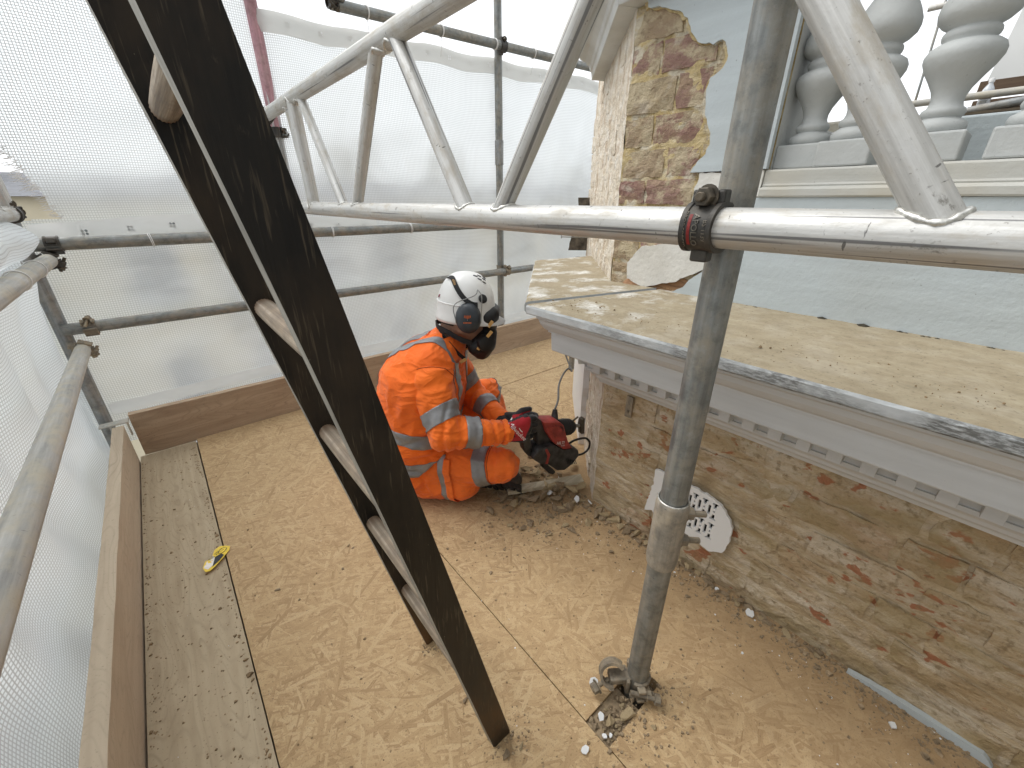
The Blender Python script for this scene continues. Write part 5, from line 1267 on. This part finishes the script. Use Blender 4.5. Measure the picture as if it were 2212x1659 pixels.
bm = bmesh.new(); hullpts = [hat_pt(th, 0, -.010)-HZ*.022 for th in range(90, 271, 10)]
adopt(sweep('inner_band', [hat_pt(th, 0, -.009)-HZ*.030 for th in range(110, 252, 6)], .010, m_strap, None, 8), hat)
# -- ear defenders, one each side
for s in (-1, 1):
    cc = P(-.155, 1.50, .768)+VA*.100*s
    bm = bmesh.new(); lathe_bm(bm, [(.047, -.020), (.050, -.012), (.048, .000), (.044, .014), (.034, .022), (.018, .0255), (.001, .026)], 32)
    cup = from_bm('ear_defender', bm, m_cup, None, True, 50); place(cup, cc, VA*s+Vector((0, 0, .08)), Vector((0, 0, 1))); cup.scale = (1.12, .93, 1); adopt(cup, man)
    bm = bmesh.new(); lathe_bm(bm, [(.034, -.034), (.040, -.030), (.040, -.020), (.03, -.018)], 28); cu_ = from_bm('cushion', bm, m_rubber, None, True); place(cu_, cc, VA*s+Vector((0, 0, .08)), Vector((0, 0, 1))); cu_.scale = (1.12, .93, 1); adopt(cu_, cup)
    ep = P(-.118, 1.50, .868)+VA*.093*s
    for a_ in (-.038, .044):
        adopt(sweep('wire', spline([ep, ep+UA*a_*.3+VA*.012*s-Vector((0, 0, .018)), cc+UA*(a_*1.15)+VA*.012*s+Vector((0, 0, .052)), cc+UA*a_*1.05+VA*.020*s-Vector((0, 0, .01))], 6), .0016, m_galv, None, 6), cup)
    if s < 0:
        for txt, dz, sz in (('Ψ', .012, .022), ('Bilsom', -.008, .009)):
            bm = bmesh.new()
            for q in range(5 if dz > 0 else 6):
                x0 = (-.010+q*.0048) if dz > 0 else (-.014+q*.0048)
                box_bm(bm, x0, x0+(.0028 if dz > 0 else .0034), -.0004, .0004, dz-(.006 if dz > 0 else .0025)+(.004*abs(q-2)/2 if dz > 0 else 0), dz+(.006 if dz > 0 else .0025))
            o = from_bm('printed_mark', bm, m_print_o); place(o, cc-VA*.0262, Vector((0, 0, 1)), UA); adopt(o, cup)
# -- respirator and goggles
bm = bmesh.new(); F = lambda f, u_, v_: HC+HF*f+HU*u_+VA*v_
hull(bm, [(P(-.105, 1.47, .655), .046), (P(-.105, 1.53, .655), .046), (P(-.118, 1.50, .612), .036), (P(-.092, 1.50, .690), .036), (P(-.140, 1.46, .640), .03), (P(-.140, 1.54, .64), .03)])
hull(bm, [(P(-.120, 1.50, .610), .026), (P(-.118, 1.50, .598), .022)])
hull(bm, [(P(-.090, 1.455, .755), .034), (P(-.090, 1.545, .755), .034), (P(-.075, 1.47, .765), .030), (P(-.075, 1.53, .765), .030), (P(-.085, 1.50, .715), .030)])
msk_ = blob('respirator', bm, m_rubber, .005, 3, man)
for s in (-1, 1):
    c0 = P(-.100, 1.50, .668)+VA*.066*s; bm = bmesh.new(); lathe_bm(bm, [(.030, -.012), (.032, 0), (.030, .014), (.020, .018), (.001, .0185)], 24); o = from_bm('filter', bm, m_rubber, None, True, 40); place(o, c0, VA*s*.8+UA*.5, Vector((0, 0, 1))); adopt(o, msk_)
def strap_curve(pts, w, par, mat=m_strap):
    pp = spline([P(*q) for q in pts], 6); ax = HC
    nn = [((p-P(-.17, 1.50, p.z))*1.0) for p in pp]
    return adopt(ribbon('strap', pp, nn, w, .0025, mat), par)
for s in (-1, 1):
    vv = lambda d: 1.50+d*s
    strap_curve([(-.150, vv(-.072), .668), (-.190, vv(-.082), .688), (-.235, vv(-.074), .712), (-.272, vv(-.045), .722), (-.288, vv(.0), .724)], .020, msk_)
    strap_curve([(-.180, vv(-.064), .604), (-.205, vv(-.074), .635), (-.232, vv(-.076), .672), (-.262, vv(-.055), .708), (-.275, vv(-.03), .718)], .015, msk_)
    for q, d in (((-.184, vv(-.070), .598), (.9, 0, .5)), ((-.120, vv(-.074), .655), (.5, 0, .85)), ((-.078, vv(-.078), .742), (.6, 0, .8)), ((-.082, vv(-.080), .705), (.6, 0, .75))):
        bm = bmesh.new(); box_bm(bm, -.014, .014, -.006, .006, -.0025, .0025, .0015); o = from_bm('buckle', bm, m_amber); place(o, P(*q), -VA*s*-1 if False else VA*(-1 if s > 0 else 1), UA*d[0]+Vector((0, 0, d[2]))); adopt(o, msk_)
# -- gloves: palm, four curled fingers and a thumb closed round the handle
def glove(wr, palm, fingers, thumb, cuff_dir, red):
    bm = bmesh.new(); hull(bm, [(P(*a), r) for a, r in palm], 2)
    for ch in fingers+[thumb]:
        for (a, ra), (b, rb) in zip(ch, ch[1:]): capsule(bm, P(*a), P(*b), ra, rb, 2)
    g = blob('glove', bm, [m_glove_blk, m_glove_red], .0032, 3, man)
    bm = bmesh.new(); 
    lathe_bm(bm, [(.036, 0), (.037, .012), (.035, .030), (.033, .040)], 20); o = from_bm('cuff', bm, m_glove_blk, None, True, 50); place(o, wr, cuff_dir, VA); adopt(o, g)
    return g
gN = glove(P(-.030, 1.328, .350), [((-.004, 1.328, .372), .026), ((-.004, 1.330, .332), .026), ((.052, 1.338, .396), .021), ((.040, 1.336, .318), .020), ((.055, 1.342, .355), .022)],
    [[((.054, 1.342, .398), .0135), ((.086, 1.362, .386), .0125), ((.092, 1.392, .374), .0115), ((.078, 1.408, .366), .0105)],
     [((.056, 1.342, .373), .0140), ((.090, 1.364, .360), .0125), ((.094, 1.396, .348), .0115), ((.078, 1.412, .340), .0105)],
     [((.052, 1.341, .347), .0135), ((.084, 1.362, .334), .0120), ((.088, 1.392, .322), .0110), ((.072, 1.406, .316), .0100)],
     [((.044, 1.339, .322), .0120), ((.072, 1.358, .309), .0110), ((.076, 1.382, .300), .0100), ((.062, 1.396, .296), .0090)]],
    [((.012, 1.352, .398), .0145), ((.038, 1.378, .412), .0130), ((.068, 1.392, .412), .0115)], dirn('elN', 'wrN'), True)
for f in gN.data.polygons:
    c = f.center; u_, v_, w_ = c.dot(UA), c.dot(VA), c.z
    if f.normal.dot(VA) < -.25 and -.012 < u_ < .050+.02*min(1, max(0, (w_-.33)/.05)) and .318 < w_ < .412: f.material_index = 1
gF = glove(P(-.045, 1.492, .305), [((-.020, 1.488, .322), .024), ((-.020, 1.488, .290), .024), ((.035, 1.470, .336), .020), ((.030, 1.470, .285), .020)],
    [[((.040, 1.468, .338), .0130), ((.075, 1.456, .356), .0120), ((.095, 1.436, .362), .0110), ((.098, 1.415, .366), .0100)],
     [((.042, 1.468, .318), .0135), ((.080, 1.458, .330), .0120), ((.100, 1.440, .340), .0110), ((.104, 1.42, .350), .0100)],
     [((.038, 1.468, .300), .0130), ((.075, 1.460, .305), .0115), ((.098, 1.446, .312), .0105), ((.104, 1.430, .322), .0100)],
     [((.032, 1.468, .284), .0120), ((.062, 1.462, .284), .0110), ((.084, 1.452, .288), .0100), ((.092, 1.440, .296), .0090)]],
    [((.0, 1.468, .330), .0140), ((.026, 1.446, .345), .0125), ((.050, 1.425, .350), .0110)], dirn('elF', 'wrF'), False)
# white lettering and flash on the back of the glove, laid on its surface
bvh = BVHTree.FromPolygons([v.co for v in gN.data.vertices], [tuple(p.vertices) for p in gN.data.polygons])
def decal(me, c, xd, yd, shoot, off, par, target, name='lettering'):
    for v in me.vertices:
        q = c+xd*v.co.x+yd*v.co.y; h = target.ray_cast(q-shoot*.2, shoot)
        v.co = (h[0]-shoot*off) if h[0] else q
    return adopt(O(name, me), par)
xd = (UA*.60-Vector((0, 0, .80))).normalized(); yd = (UA*.80+Vector((0, 0, .60))).normalized()
decal(text_me('Milwaukee', .0235, m_white_print), P(.022, 1.33, .358), xd, yd, VA, .0009, gN, bvh)
fm = mesh_from('flash', [(-.045, .010, 0), (-.010, .0155, 0), (-.008, .0125, 0), (.045, .0145, 0), (.004, .0105, 0), (.002, .0135, 0)], [(0, 1, 2), (0, 2, 4), (2, 1, 5), (2, 5, 4), (4, 5, 3)], m_white_print)
decal(fm, P(.022, 1.33, .358), xd, yd, VA, .0009, gN, bvh, 'flash')

# ================================================================== HAMMER DRILL
DA = (UA+VA*.588).normalized(); DN = Vector((0, 0, 1)).cross(DA).normalized()          # along the tool, sideways
DO = P(.06, 1.36, 0)
def D(u, w, side=0.0): return DO+DA*((u-.06)*1.16)+Vector((0, 0, w))+DN*side
dr = tag(empty('hammer_drill', D(.15, .15)), 'red and black corded hammer drill held against the wall by the worker', 'power tool')
def dslab(name, poly, half, mat, bev=.006, par=None):
    bm = bmesh.new(); f = [bm.verts.new(D(u, w, -half)) for u, w in poly]; b = [bm.verts.new(D(u, w, half)) for u, w in poly]; n = len(poly)
    bm.faces.new(f); bm.faces.new(list(reversed(b)))
    for i in range(n): bm.faces.new((f[i], f[(i+1) % n], b[(i+1) % n], b[i]))
    bmesh.ops.recalc_face_normals(bm, faces=bm.faces)
    bmesh.ops.bevel(bm, geom=bm.edges[:], offset=bev, segments=2, affect='EDGES', profile=.6)
    return adopt(from_bm(name, bm, mat, None, True, 40), par or dr)
gear = dslab('gear_housing', [(.104, .373), (.172, .352), (.190, .330), (.200, .290), (.212, .250), (.234, .206), (.194, .215), (.150, .262), (.118, .325)], .036, m_drill_red)
dslab('side_panel', [(.120, .352), (.168, .338), (.180, .320), (.190, .280), (.160, .290), (.134, .315)], .0395, m_drill_red, .003)
for q in range(6): adopt(sweep('vent_rib', [D(.152+q*.0055, .345-q*.0028, -.0375), D(.160+q*.0055, .322-q*.0028, -.0375)], .0013, m_drill_blk, None, 6), gear)
dslab('grip', [(.052, .392), (.088, .392), (.104, .374), (.120, .322), (.150, .264), (.125, .246), (.092, .268), (.088, .330), (.070, .346), (.060, .320), (.070, .262), (.060, .222), (.040, .262), (.030, .310), (.036, .362)], .020, m_drill_blk, .006)
mot = dslab('motor_housing', [(.060, .226), (.085, .262), (.125, .262), (.150, .258), (.192, .217), (.234, .204), (.260, .192), (.266, .160), (.238, .130), (.202, .110), (.168, .124), (.130, .168), (.095, .186)], .042, m_drill_blk, .010)
dslab('red_stripe', [(.108, .252), (.118, .254), (.132, .220), (.122, .178), (.112, .184), (.120, .218)], .0445, m_drill_red, .003)
for q in range(6): adopt(sweep('vent_rib', [D(.205+q*.008, .172-q*.005, -.0435), D(.212+q*.008, .142-q*.003, -.0435)], .0016, m_rubber, None, 6), mot)
dslab('lower_rest', [(.118, .172), (.132, .162), (.170, .112), (.182, .092), (.168, .086), (.150, .100), (.122, .140)], .012, m_drill_blk, .004)
ca = D(.196, .302); cb = D(.256, .287)
def lathe_obj(name, a, b, prof, mat, seg=24, par=None):
    bm = bmesh.new(); L = (b-a).length; lathe_bm(bm, [(r, t_*L) for r, t_ in prof], seg); o = from_bm(name, bm, mat, None, True, 35); o.location = a; o.rotation_mode = 'QUATERNION'; o.rotation_quaternion = frame(b-a); return adopt(o, par or dr)
lathe_obj('chuck', ca, cb, [(.034, -.2), (.034, .15), (.0365, .2), (.0365, .30), (.033, .33), (.0355, .38), (.0355, .48), (.032, .51), (.0345, .56), (.0345, .66), (.031, .70), (.029, .85), (.022, .97), (.012, 1.0)], m_rubber, 28)
bit = lathe_obj('chisel_bit', cb, D(.294, .279), [(.0075, -.1), (.0075, .5), (.0065, .52), (.0065, 1.0)], m_galv)
dslab('blade', [(.288, .313), (.300, .316), (.303, .240), (.290, .242), (.286, .270), (.284, .288)], .012, m_bolt, .002, bit)
lathe_obj('depth_rod', D(.232, .315, -.01), D(.268, .333, -.01), [(.004, 0), (.004, 1)], m_bolt, 10)
lathe_obj('side_handle', D(.180, .325, .015), D(.190, .374, .03), [(.016, 0), (.014, .5), (.009, 1)], m_drill_blk, 16)
adopt(sweep('cord_loop', spline([D(.236, .206), D(.270, .214), D(.318, .206), D(.342, .176), D(.338, .142), D(.310, .128), D(.272, .136), D(.256, .150)], 8), .0048, m_cable_b, None, 10), dr)
me = text_me('HILTI', .019, m_white_print)
for v in me.vertices: v.co = D(.178, .254, -.0372)+(DA*.97-Vector((0, 0, .22))).normalized()*v.co.x*.9+(Vector((0, 0, 1))*.97+DA*.22).normalized()*v.co.y
adopt(O('lettering', me), gear)
me = text_me('TE 30', .009, m_white_print)
for v in me.vertices: v.co = D(.188, .238, -.0372)+(DA*.97-Vector((0, 0, .22))).normalized()*v.co.x*.9+(Vector((0, 0, 1))*.97+DA*.22).normalized()*v.co.y
adopt(O('lettering', me), gear)
# supply cable rising from the tool and looping behind the corner
cb_pts = [D(.190, .374, .03), P(.190, 1.50, .40), P(.200, 1.58, .425), P(.225, 1.66, .44), P(.262, 1.76, .43), P(.30, 1.88, .37), P(.285, 1.95, .40), P(.262, 2.0, .47), P(.262, 2.04, .52), P(.285, 2.06, .57), P(.32, 2.05, .60)]
tag(sweep('power_cable', spline(cb_pts, 8), .0042, m_cable_g, None, 10), 'grey cable looping up from the drill behind the wall corner', 'cable')

# ================================================================== LOOSE THINGS
stones = [(0.864, 1.002, 0.071), (0.98, 0.953, 0.066), (0.757, 1.033, 0.056), (0.772, 0.926, 0.027), (1.09, 0.90, 0.075), (1.08, 0.722, 0.055), (1.01, 0.738, 0.047), (1.09, 0.65, 0.041), (1.07, 0.745, 0.05), (1.10, 0.681, 0.06), (1.10, 0.62, 0.032), (1.11, 0.585, 0.039), (1.085, 0.56, 0.038), (1.10, 0.71, 0.025), (1.10, 0.535, 0.031), (1.11, 0.41, 0.044), (1.10, 0.375, 0.032), (1.105, 0.440, 0.029), (1.10, 0.287, 0.027), (1.105, 0.254, 0.029), (1.10, 0.214, 0.032), (1.105, 0.143, 0.037), (1.09, 0.180, 0.026), (1.004, 0.325, 0.023), (0.308, 0.385, 0.026), (0.345, 0.375, 0.02), (0.299, 0.535, 0.024), (0.017, 1.192, 0.019), (0.259, 1.23, 0.013), (0.269, 1.209, 0.016), (0.206, 1.139, 0.016), (0.612, 0.197, 0.019), (0.84, .885, .045), (.93, .87, .038), (.99, .86, .05), (1.05, .85, .045), (1.0, 1.03, .04), (1.06, 1.0, .06), (1.10, .98, .05), (1.13, 1.04, .055), (1.04, 1.08, .05), (.96, 1.09, .045), (1.17, 1.09, .05), (1.10, 1.10, .06), (1.20, 1.14, .05), (.90, 1.13, .04), (1.02, 1.15, .05)]
rk = [rock(i, .62, 2) for i in range(8)]; rk2 = []
for m in rk: m.materials.append(m_stone); q = m.copy(); q.materials.clear(); q.materials.append(m_stone2); rk2.append(q)
own = {0: 'largest pale lump of rubble on the floor in front of the knee', 1: 'flat brown lump of rubble between the knee and the wall', 2: 'grey flake of rubble lying alone in front of the thigh', 4: 'broad tan slab of mortar leaning at the splintered batten'}
rn = random.Random(9)
rn = random.Random(77)
for _ in range(44):
    x, y = rn.gauss(1.02, .10), rn.gauss(1.04, .08)
    if y > .93 - (x-.87)*.55 and x-y < .26: stones.append((round(x, 3), round(y, 3), rn.uniform(.03, .075)))
for _ in range(40):
    y = rn.uniform(-.05, .80); stones.append((round(1.118-rn.expovariate(1/.018), 3), round(y, 3), rn.uniform(.014, .05)*(1 if y > .3 else .7)))
for _ in range(24): stones.append((round(rn.gauss(1.0, .09), 3), round(rn.gauss(.86, .06), 3), rn.uniform(.015, .045)))
rn = random.Random(9)
for i, (x, y, s) in enumerate(stones):
    o = O('rubble_stone', (rk2 if i in (0, 4) or rn.random() < .35 else rk)[i % 8]); pl_ = rn.uniform(.45, 1.0); o.scale = (s*1.12, s*rn.uniform(.6, 1.0), s*pl_); o.location = (x, y, s*.20*pl_+(max(0, .055-.28*math.hypot(x-1.12, y-1.02)) if x > .85 and y > .85 else 0)); o.rotation_euler = (rn.uniform(-.2, .2), rn.uniform(-.2, .2), rn.uniform(0, 6.3))
    if i in own: lab = own[i]
    elif y < .45 and x < .4: lab = 'small stone chip lying by the ladder foot'
    elif x < .3: lab = 'tiny pebble of mortar on the board left of the ladder'
    elif x > 1.06 and y < .80: lab = 'lump of rubble in the row along the foot of the brick wall'
    elif y > .8: lab = 'lump of rubble in the heap round the drill and knee'
    else: lab = 'loose stone lying on the open board near the upright tube'
    tag(o, lab, 'stone', None if i in own else {'small': 'stone chips by the ladder foot', 'tiny ': 'pebbles left of the ladder', 'lump ': 'rubble along the wall foot' if x > 1.06 and y < .80 else 'rubble heap by the drill', 'loose': 'loose stones on the board'}[lab[:5]])
# rubble packed in the cut-out round the near upright
hole_s = [(0.54, 0.273, 0.036), (0.584, 0.252, 0.047), (0.522, 0.276, 0.018), (0.55, 0.256, 0.021), (0.555, 0.287, 0.017), (0.519, 0.252, 0.018), (0.533, 0.250, 0.014), (0.569, 0.273, 0.017), (0.569, 0.293, 0.015), (0.548, 0.250, 0.014), (0.512, 0.289, 0.014), (.53, .262, .02), (.56, .262, .02), (.508, .262, .02), (.54, .295, .02), (.595, .275, .02), (.61, .255, .018)]
rn = random.Random(12); hole_s += [(rn.uniform(.505, .605), rn.uniform(.247, .306), rn.uniform(.010, .022)) for _ in range(26)]
for i, (x, y, s) in enumerate(hole_s):
    o = O('rubble_stone', (rk2 if i in (1, 0) or i % 3 == 0 else rk)[(i*3) % 8]); o.scale = (s, s*.85, s*.8); o.location = (x, y, -.006+s*.16 if i > 1 else .006); o.rotation_euler = (rn.uniform(-.3, .3), rn.uniform(-.3, .3), rn.uniform(0, 6.3))
    tag(o, 'triangular tan lump of mortar lying on the rubble in the cut-out' if i == 1 else 'piece of rubble packed in the cut-out at the foot of the upright tube', 'stone', None if i == 1 else 'rubble in the cut-out')
bm = bmesh.new(); box_bm(bm, .500, .62, .243, .311, -.0355, -.008); 
for v in bm.verts: v.co.z += (0 if v.co.z < -.03 else MN.noise(v.co*50)*.004)
tag(from_bm('rubble_fill', bm, m_stone), kind='stuff')
# white chips of paint and render
chips = [((1.07, .845), .037, 'white curled chip leaning on the rubble by the wall corner'), ((1.095, .80), .044, 'second white chip, folded, nearest the wall corner'), ((.526, .290), .023, 'white flake standing in the left edge of the cut-out'), ((.505, .262), .014, 'small white flake at the front corner of the cut-out'), ((.517, .253), .012, 'tiny white flake beside the front corner of the cut-out'), ((.578, .354), .029, 'white paint chip lying by the open swivel coupler'), ((.600, .315), .015, 'white chip under the swivel coupler at the edge of the hole'), ((.45, .274), .024, 'lone white paint chip on the open board in the foreground'), ((1.095, .172), .038, 'long white chip in the rubble along the wall foot'), ((1.10, .276), .02, 'small white chip at the wall foot right of the vent'), ((1.05, -.169), .022, 'thin white sliver on the board at the lower right'), ((1.01, .95), .04, 'pale square chip of render under the drill'), ((1.12, .99), .035, 'white chip of render under the cord loop')]
for i, (xy, s, lab) in enumerate(chips):
    rn = random.Random(i+30); n = 7; pts = [(math.cos(k*2*math.pi/n)*s*.5*rn.uniform(.55, 1.1), math.sin(k*2*math.pi/n)*s*.36*rn.uniform(.6, 1.15)) for k in range(n)]
    bm = bmesh.new(); tp_ = [bm.verts.new((a, b, .0035+.10*a*a/s)) for a, b in pts]; bt = [bm.verts.new((a, b, .10*a*a/s)) for a, b in pts]; bm.faces.new(tp_); bm.faces.new(list(reversed(bt)))
    for k in range(n): bm.faces.new((tp_[k], bt[k], bt[(k+1) % n], tp_[(k+1) % n]))
    o = from_bm('paint_chip', bm, m_chip); o.location = (*xy, .004 if i not in (0, 1, 2, 11, 12) else .018); tl = 1.0 if i in (0, 1) else (.5 if i in (2, 5, 11, 12) else .12)
    o.rotation_euler = (rn.uniform(.4, 1)*tl, rn.uniform(-.6, .6)*tl, rn.uniform(0, 6.3)); tag(o, lab, 'paint chip', 'white paint chips')
# splintered batten between the knee and the wall
A_, B_ = Vector((.873, 1.062, .035)), Vector((1.165, .905, .045)); ax = (B_-A_).normalized(); sd2 = Vector((-ax.y, ax.x, 0))
bm = bmesh.new(); rows = []
for k in range(25):
    f = k/24; c = A_.lerp(B_, f); w_ = .014+.020*max(0, f-.55)+MN.noise((f*18, 1, 1))*.003; h = .010*(1-.3*f)
    rows.append([bm.verts.new(c+sd2*w_+Vector((0, 0, h+MN.noise((f*20, 4, 2))*.002))), bm.verts.new(c-sd2*w_+Vector((0, 0, h*.2+MN.noise((f*25, 7, 3))*.003))), bm.verts.new(c-sd2*(w_+.002)+Vector((0, 0, -h-.004+MN.noise((f*30, 2, 9))*.004))), bm.verts.new(c+sd2*w_-Vector((0, 0, h)))])
for a, b in zip(rows, rows[1:]):
    for i in range(4): bm.faces.new((a[i], a[(i+1) % 4], b[(i+1) % 4], b[i]))
bm.faces.new(rows[0]); bm.faces.new(list(reversed(rows[-1])))
bat = tag(empty('timber_batten', A_), 'pale splintered batten lying from the knee to the wall corner', 'batten'); adopt(from_bm('strip', bm, m_batten), bat)
bm = bmesh.new(); rn = random.Random(4)
for k in range(46):
    f = rn.uniform(.1, 1.0); c = A_.lerp(B_, f)-sd2*.016; d = (ax*rn.uniform(-.3, 1)-sd2*rn.uniform(.2, 1)+Vector((0, 0, rn.uniform(-.5, .1)))).normalized()*rn.uniform(.012, .045); s = Vector((0, 0, .0009))
    q = [bm.verts.new(c-s), bm.verts.new(c+s), bm.verts.new(c+d)]; bm.faces.new(q)
tag(adopt(from_bm('splinters', bm, m_batten), bat), kind='stuff')
# torn yellow tub label on the plank
LS = 1.0
lab = tag(empty('tub_label', (-.118, 1.468, .0015), (0, 0, R(40))), 'torn yellow tub label with black print, curled on the plank edge', 'label')
def lab_pt(a, b, dz=0): return Vector((a*LS, b*LS, .004+.42*max(0, b-.010)**1.15+.08*max(0, a)**1.5+dz))
ol = jag([(-.056, -.012), (-.050, -.024), (-.030, -.026), (.010, -.022), (.042, -.016), (.056, -.006), (.056, .012), (.048, .026), (.028, .030), (.012, .022), (-.004, .014), (-.020, .022), (-.044, .010)], .008, .0008, 2)
def lab_patch(name, pts, dz, mat, par):
    bm = bmesh.new(); f = bm.faces.new([bm.verts.new(lab_pt(a, b, dz)) for a, b in pts]); bmesh.ops.triangulate(bm, faces=[f]); bmesh.ops.subdivide_edges(bm, edges=bm.edges[:], cuts=2)
    for v in bm.verts: v.co = lab_pt(v.co.x, v.co.y, dz)
    me = bpy.data.meshes.new(name); bm.to_mesh(me); bm.free(); me.materials.append(mat); o = O(name, me, par); 
    if dz == 0: s = o.modifiers.new('t', 'SOLIDIFY'); s.thickness = .0012
    return o
lab_patch('sheet', ol, 0, m_yellow, lab); lab_patch('white_panel', [(-.046, -.014), (-.026, -.015), (.000, .004), (.008, .018), (-.006, .012), (-.020, .016), (-.044, .006)], .0006, m_label_white, lab)
lab_patch('black_panel', [(-.034, -.019), (-.004, -.0205), (.018, -.0165), (.022, -.002), (.004, .006)], .0009, m_ink, lab)
for r0 in (.0125, .0145):
    pts = [lab_pt(.034+.014*math.cos(k*.262), .004+r0*.75*math.sin(k*.262), .0012) for k in range(24)]; sweep('printed_ring', pts, .00045, m_ink, lab, 5, True)
for txt, cx, cy, sz in (('Tub 25L', .008, .0125, .0135), ('Tub', .034, .004, .007)):
    me = text_me(txt, sz, m_ink)
    for v in me.vertices: v.co = lab_pt(cx+v.co.x, cy+v.co.y, .0016)
    O('lettering', me, lab)
# nails in the pier, tool tip at the picture edge
def nail(label, p, d, L, mat): 
    bm = bmesh.new(); lathe_bm(bm, [(.0005, -.0), (.003, .003), (.003, L-.003), (.009, L-.0025), (.009, L)], 10); o = from_bm('nail', bm, mat, None, True, 40); o.location = p; o.rotation_mode = 'QUATERNION'; o.rotation_quaternion = frame(d); return tag(o, label, 'nail', 'nails in the pier')
pn = Vector((PX, PY, 1.105))+D45*.16
nail('black nail standing out of the pale side of the pier', pn+N45*-.01, N45*.8-D45*.3+Vector((0, 0, .05)), .075, m_cast)
nail('pale bent nail low on the far edge of the pier', Vector((PX, PY, .945))+D45*1.00, N45*.9-D45*.2+Vector((0, 0, .03)), .17, m_galv)
bm = bmesh.new(); rn = random.Random(3)
rows = []
for k in range(15):
    z = .862+.30*k/14; w_ = .05+.045*max(0, 1-k/14*1.3)+MN.noise((k*.7, 2, 2))*.012; c = Vector((PX, PY, z))+D45*1.09
    rows.append([bm.verts.new(c+N45*(w_+.02)), bm.verts.new(c+N45*-.05), bm.verts.new(c+N45*-.05+D45*.10), bm.verts.new(c+N45*(w_+.01)+D45*.10)])
for a, b in zip(rows, rows[1:]):
    for i in range(4): bm.faces.new((a[i], a[(i+1) % 4], b[(i+1) % 4], b[i]))
bm.faces.new(rows[0]); bm.faces.new(list(reversed(rows[-1])))
tag(from_bm('broken_stonework', bm, simple('dark_broken_stone', (.10, .085, .065), .95, 0, .6, 30, 1, .008)), 'dark broken lump of stonework at the far edge of the pier', 'stonework')
bm = bmesh.new(); lathe_bm(bm, [(.0048, 0), (.0045, .02), (.0035, .034), (.0012, .040)], 14); o = from_bm('marker_tip', bm, simple('orange_plastic', (.75, .30, .12), .5, 0, .1, 40, 0), None, True, 50); o.location = (.648, .028, .004); o.rotation_euler = (R(82), 0, R(-25)); o.rotation_euler = (R(-80), 0, R(10)); tag(o, 'orange tapered tip poking in at the bottom edge', 'marker')

# ================================================================== BEHIND THE BALUSTERS
bm = bmesh.new(); box_bm(bm, 1.90, 2.10, -1.3, .232, .9, 1.372, .006); adopt(from_bm('rear_upstand', bm, m_blue), bld)
bm = bmesh.new(); box_bm(bm, 1.90, 2.3, .50, .60, 1.30, 1.395, .008); box = from_bm('rear_coping', bm, m_white_render); adopt(box, bld)
bm = bmesh.new(); box_bm(bm, 1.50, 1.95, .46, .62, .9, 1.335, .006); adopt(from_bm('rear_kerb', bm, m_bal), bld)
RX = 2.2
scaf('grey tube behind the balusters running from the bottle to the right', (RX, .250, 1.418), (RX+.06, -.9, 1.56), m_galv, .013, 'tubes behind the balusters')
scaf('pale tube lying behind the balusters left of the bottle', (RX+.05, .45, 1.466), (RX+.08, -.9, 1.478), m_galv_dust, .011, 'tubes behind the balusters')
bm = bmesh.new(); box_bm(bm, RX-.03, RX+.3, -1.2, .262, 1.405, 1.412); tag(from_bm('plank', bm, m_deck), 'dark plank end behind the balusters under the bottle', 'plank', 'planks behind the balusters')
for k, (z0, z1, l) in enumerate(((1.435, 1.468, 'lower brown plank behind the water bottle'), (1.478, 1.525, 'upper brown plank behind the water bottle'))):
    bm = bmesh.new(); box_bm(bm, RX+.16, RX+.20, -1.2, .262, z0, z1, .002); tag(from_bm('plank', bm, timber('brown_plank_%s' % 'ab'[k], (.06, .035, .02), (.11, .07, .045), (.16, .11, .07))), l, 'plank', 'planks behind the balusters')
m_bottle = NT('clear_bottle'); m_bottle.b.inputs['Transmission Weight'].default_value = .35; m_bottle.set((.80, .84, .88), .15); m_bottle = m_bottle.m
bot = tag(empty('water_bottle', (RX+.08, .236, 1.412)), 'clear plastic water bottle with blue and white band behind the balusters', 'bottle')
def bl(name, prof, mat): 
    bm = bmesh.new(); lathe_bm(bm, prof, 20, Matrix.Translation((RX+.08, .226, 1.4135))); return adopt(from_bm(name, bm, mat, None, True, 40), bot)
bl('flask', [(.012, 0), (.0155, .004), (.0155, .014), (.0145, .018), (.0155, .022), (.0145, .028), (.0155, .034), (.0155, .068), (.013, .076), (.006, .088), (.006, .094)], m_bottle)
bl('wrapper', [(.0158, .046), (.0160, .047), (.0160, .063), (.0158, .064)], simple('blue_wrapper', (.05, .09, .45), .5, 0, .1, 40, 0)); bl('cap', [(.0072, .0925), (.0075, .094), (.0072, .103), (.005, .104)], m_white_print)
def rear_fn(u, v):
    y = .262-1.4*u; z = 1.522+.85*v+.035*u; return Vector((RX+.28+.03*math.sin(u*17+v*5)+MN.noise((y*5, z*3, 2))*.05, y-.06*v*(u < .05), z+.012*math.sin(u*9)))
sheet('debris_sheet', 'white sheeting hanging behind the balusters at the far right', rear_fn, 60, 40, 1.4, .85, m_hem)
tag(sweep('rope', [(3.0, .555, 2.1), (3.0, .537, 1.60), (3.0, .53, 1.3)], .005, m_galv_dark, None, 8), 'thin dark rope hanging in the sky gap behind the balusters', 'rope')
scaf('stub of pale tube crossing the rope behind the balusters', (3.0, .602, 1.944), (3.0, .46, 1.942), m_alu, .012, 'tubes behind the balusters')
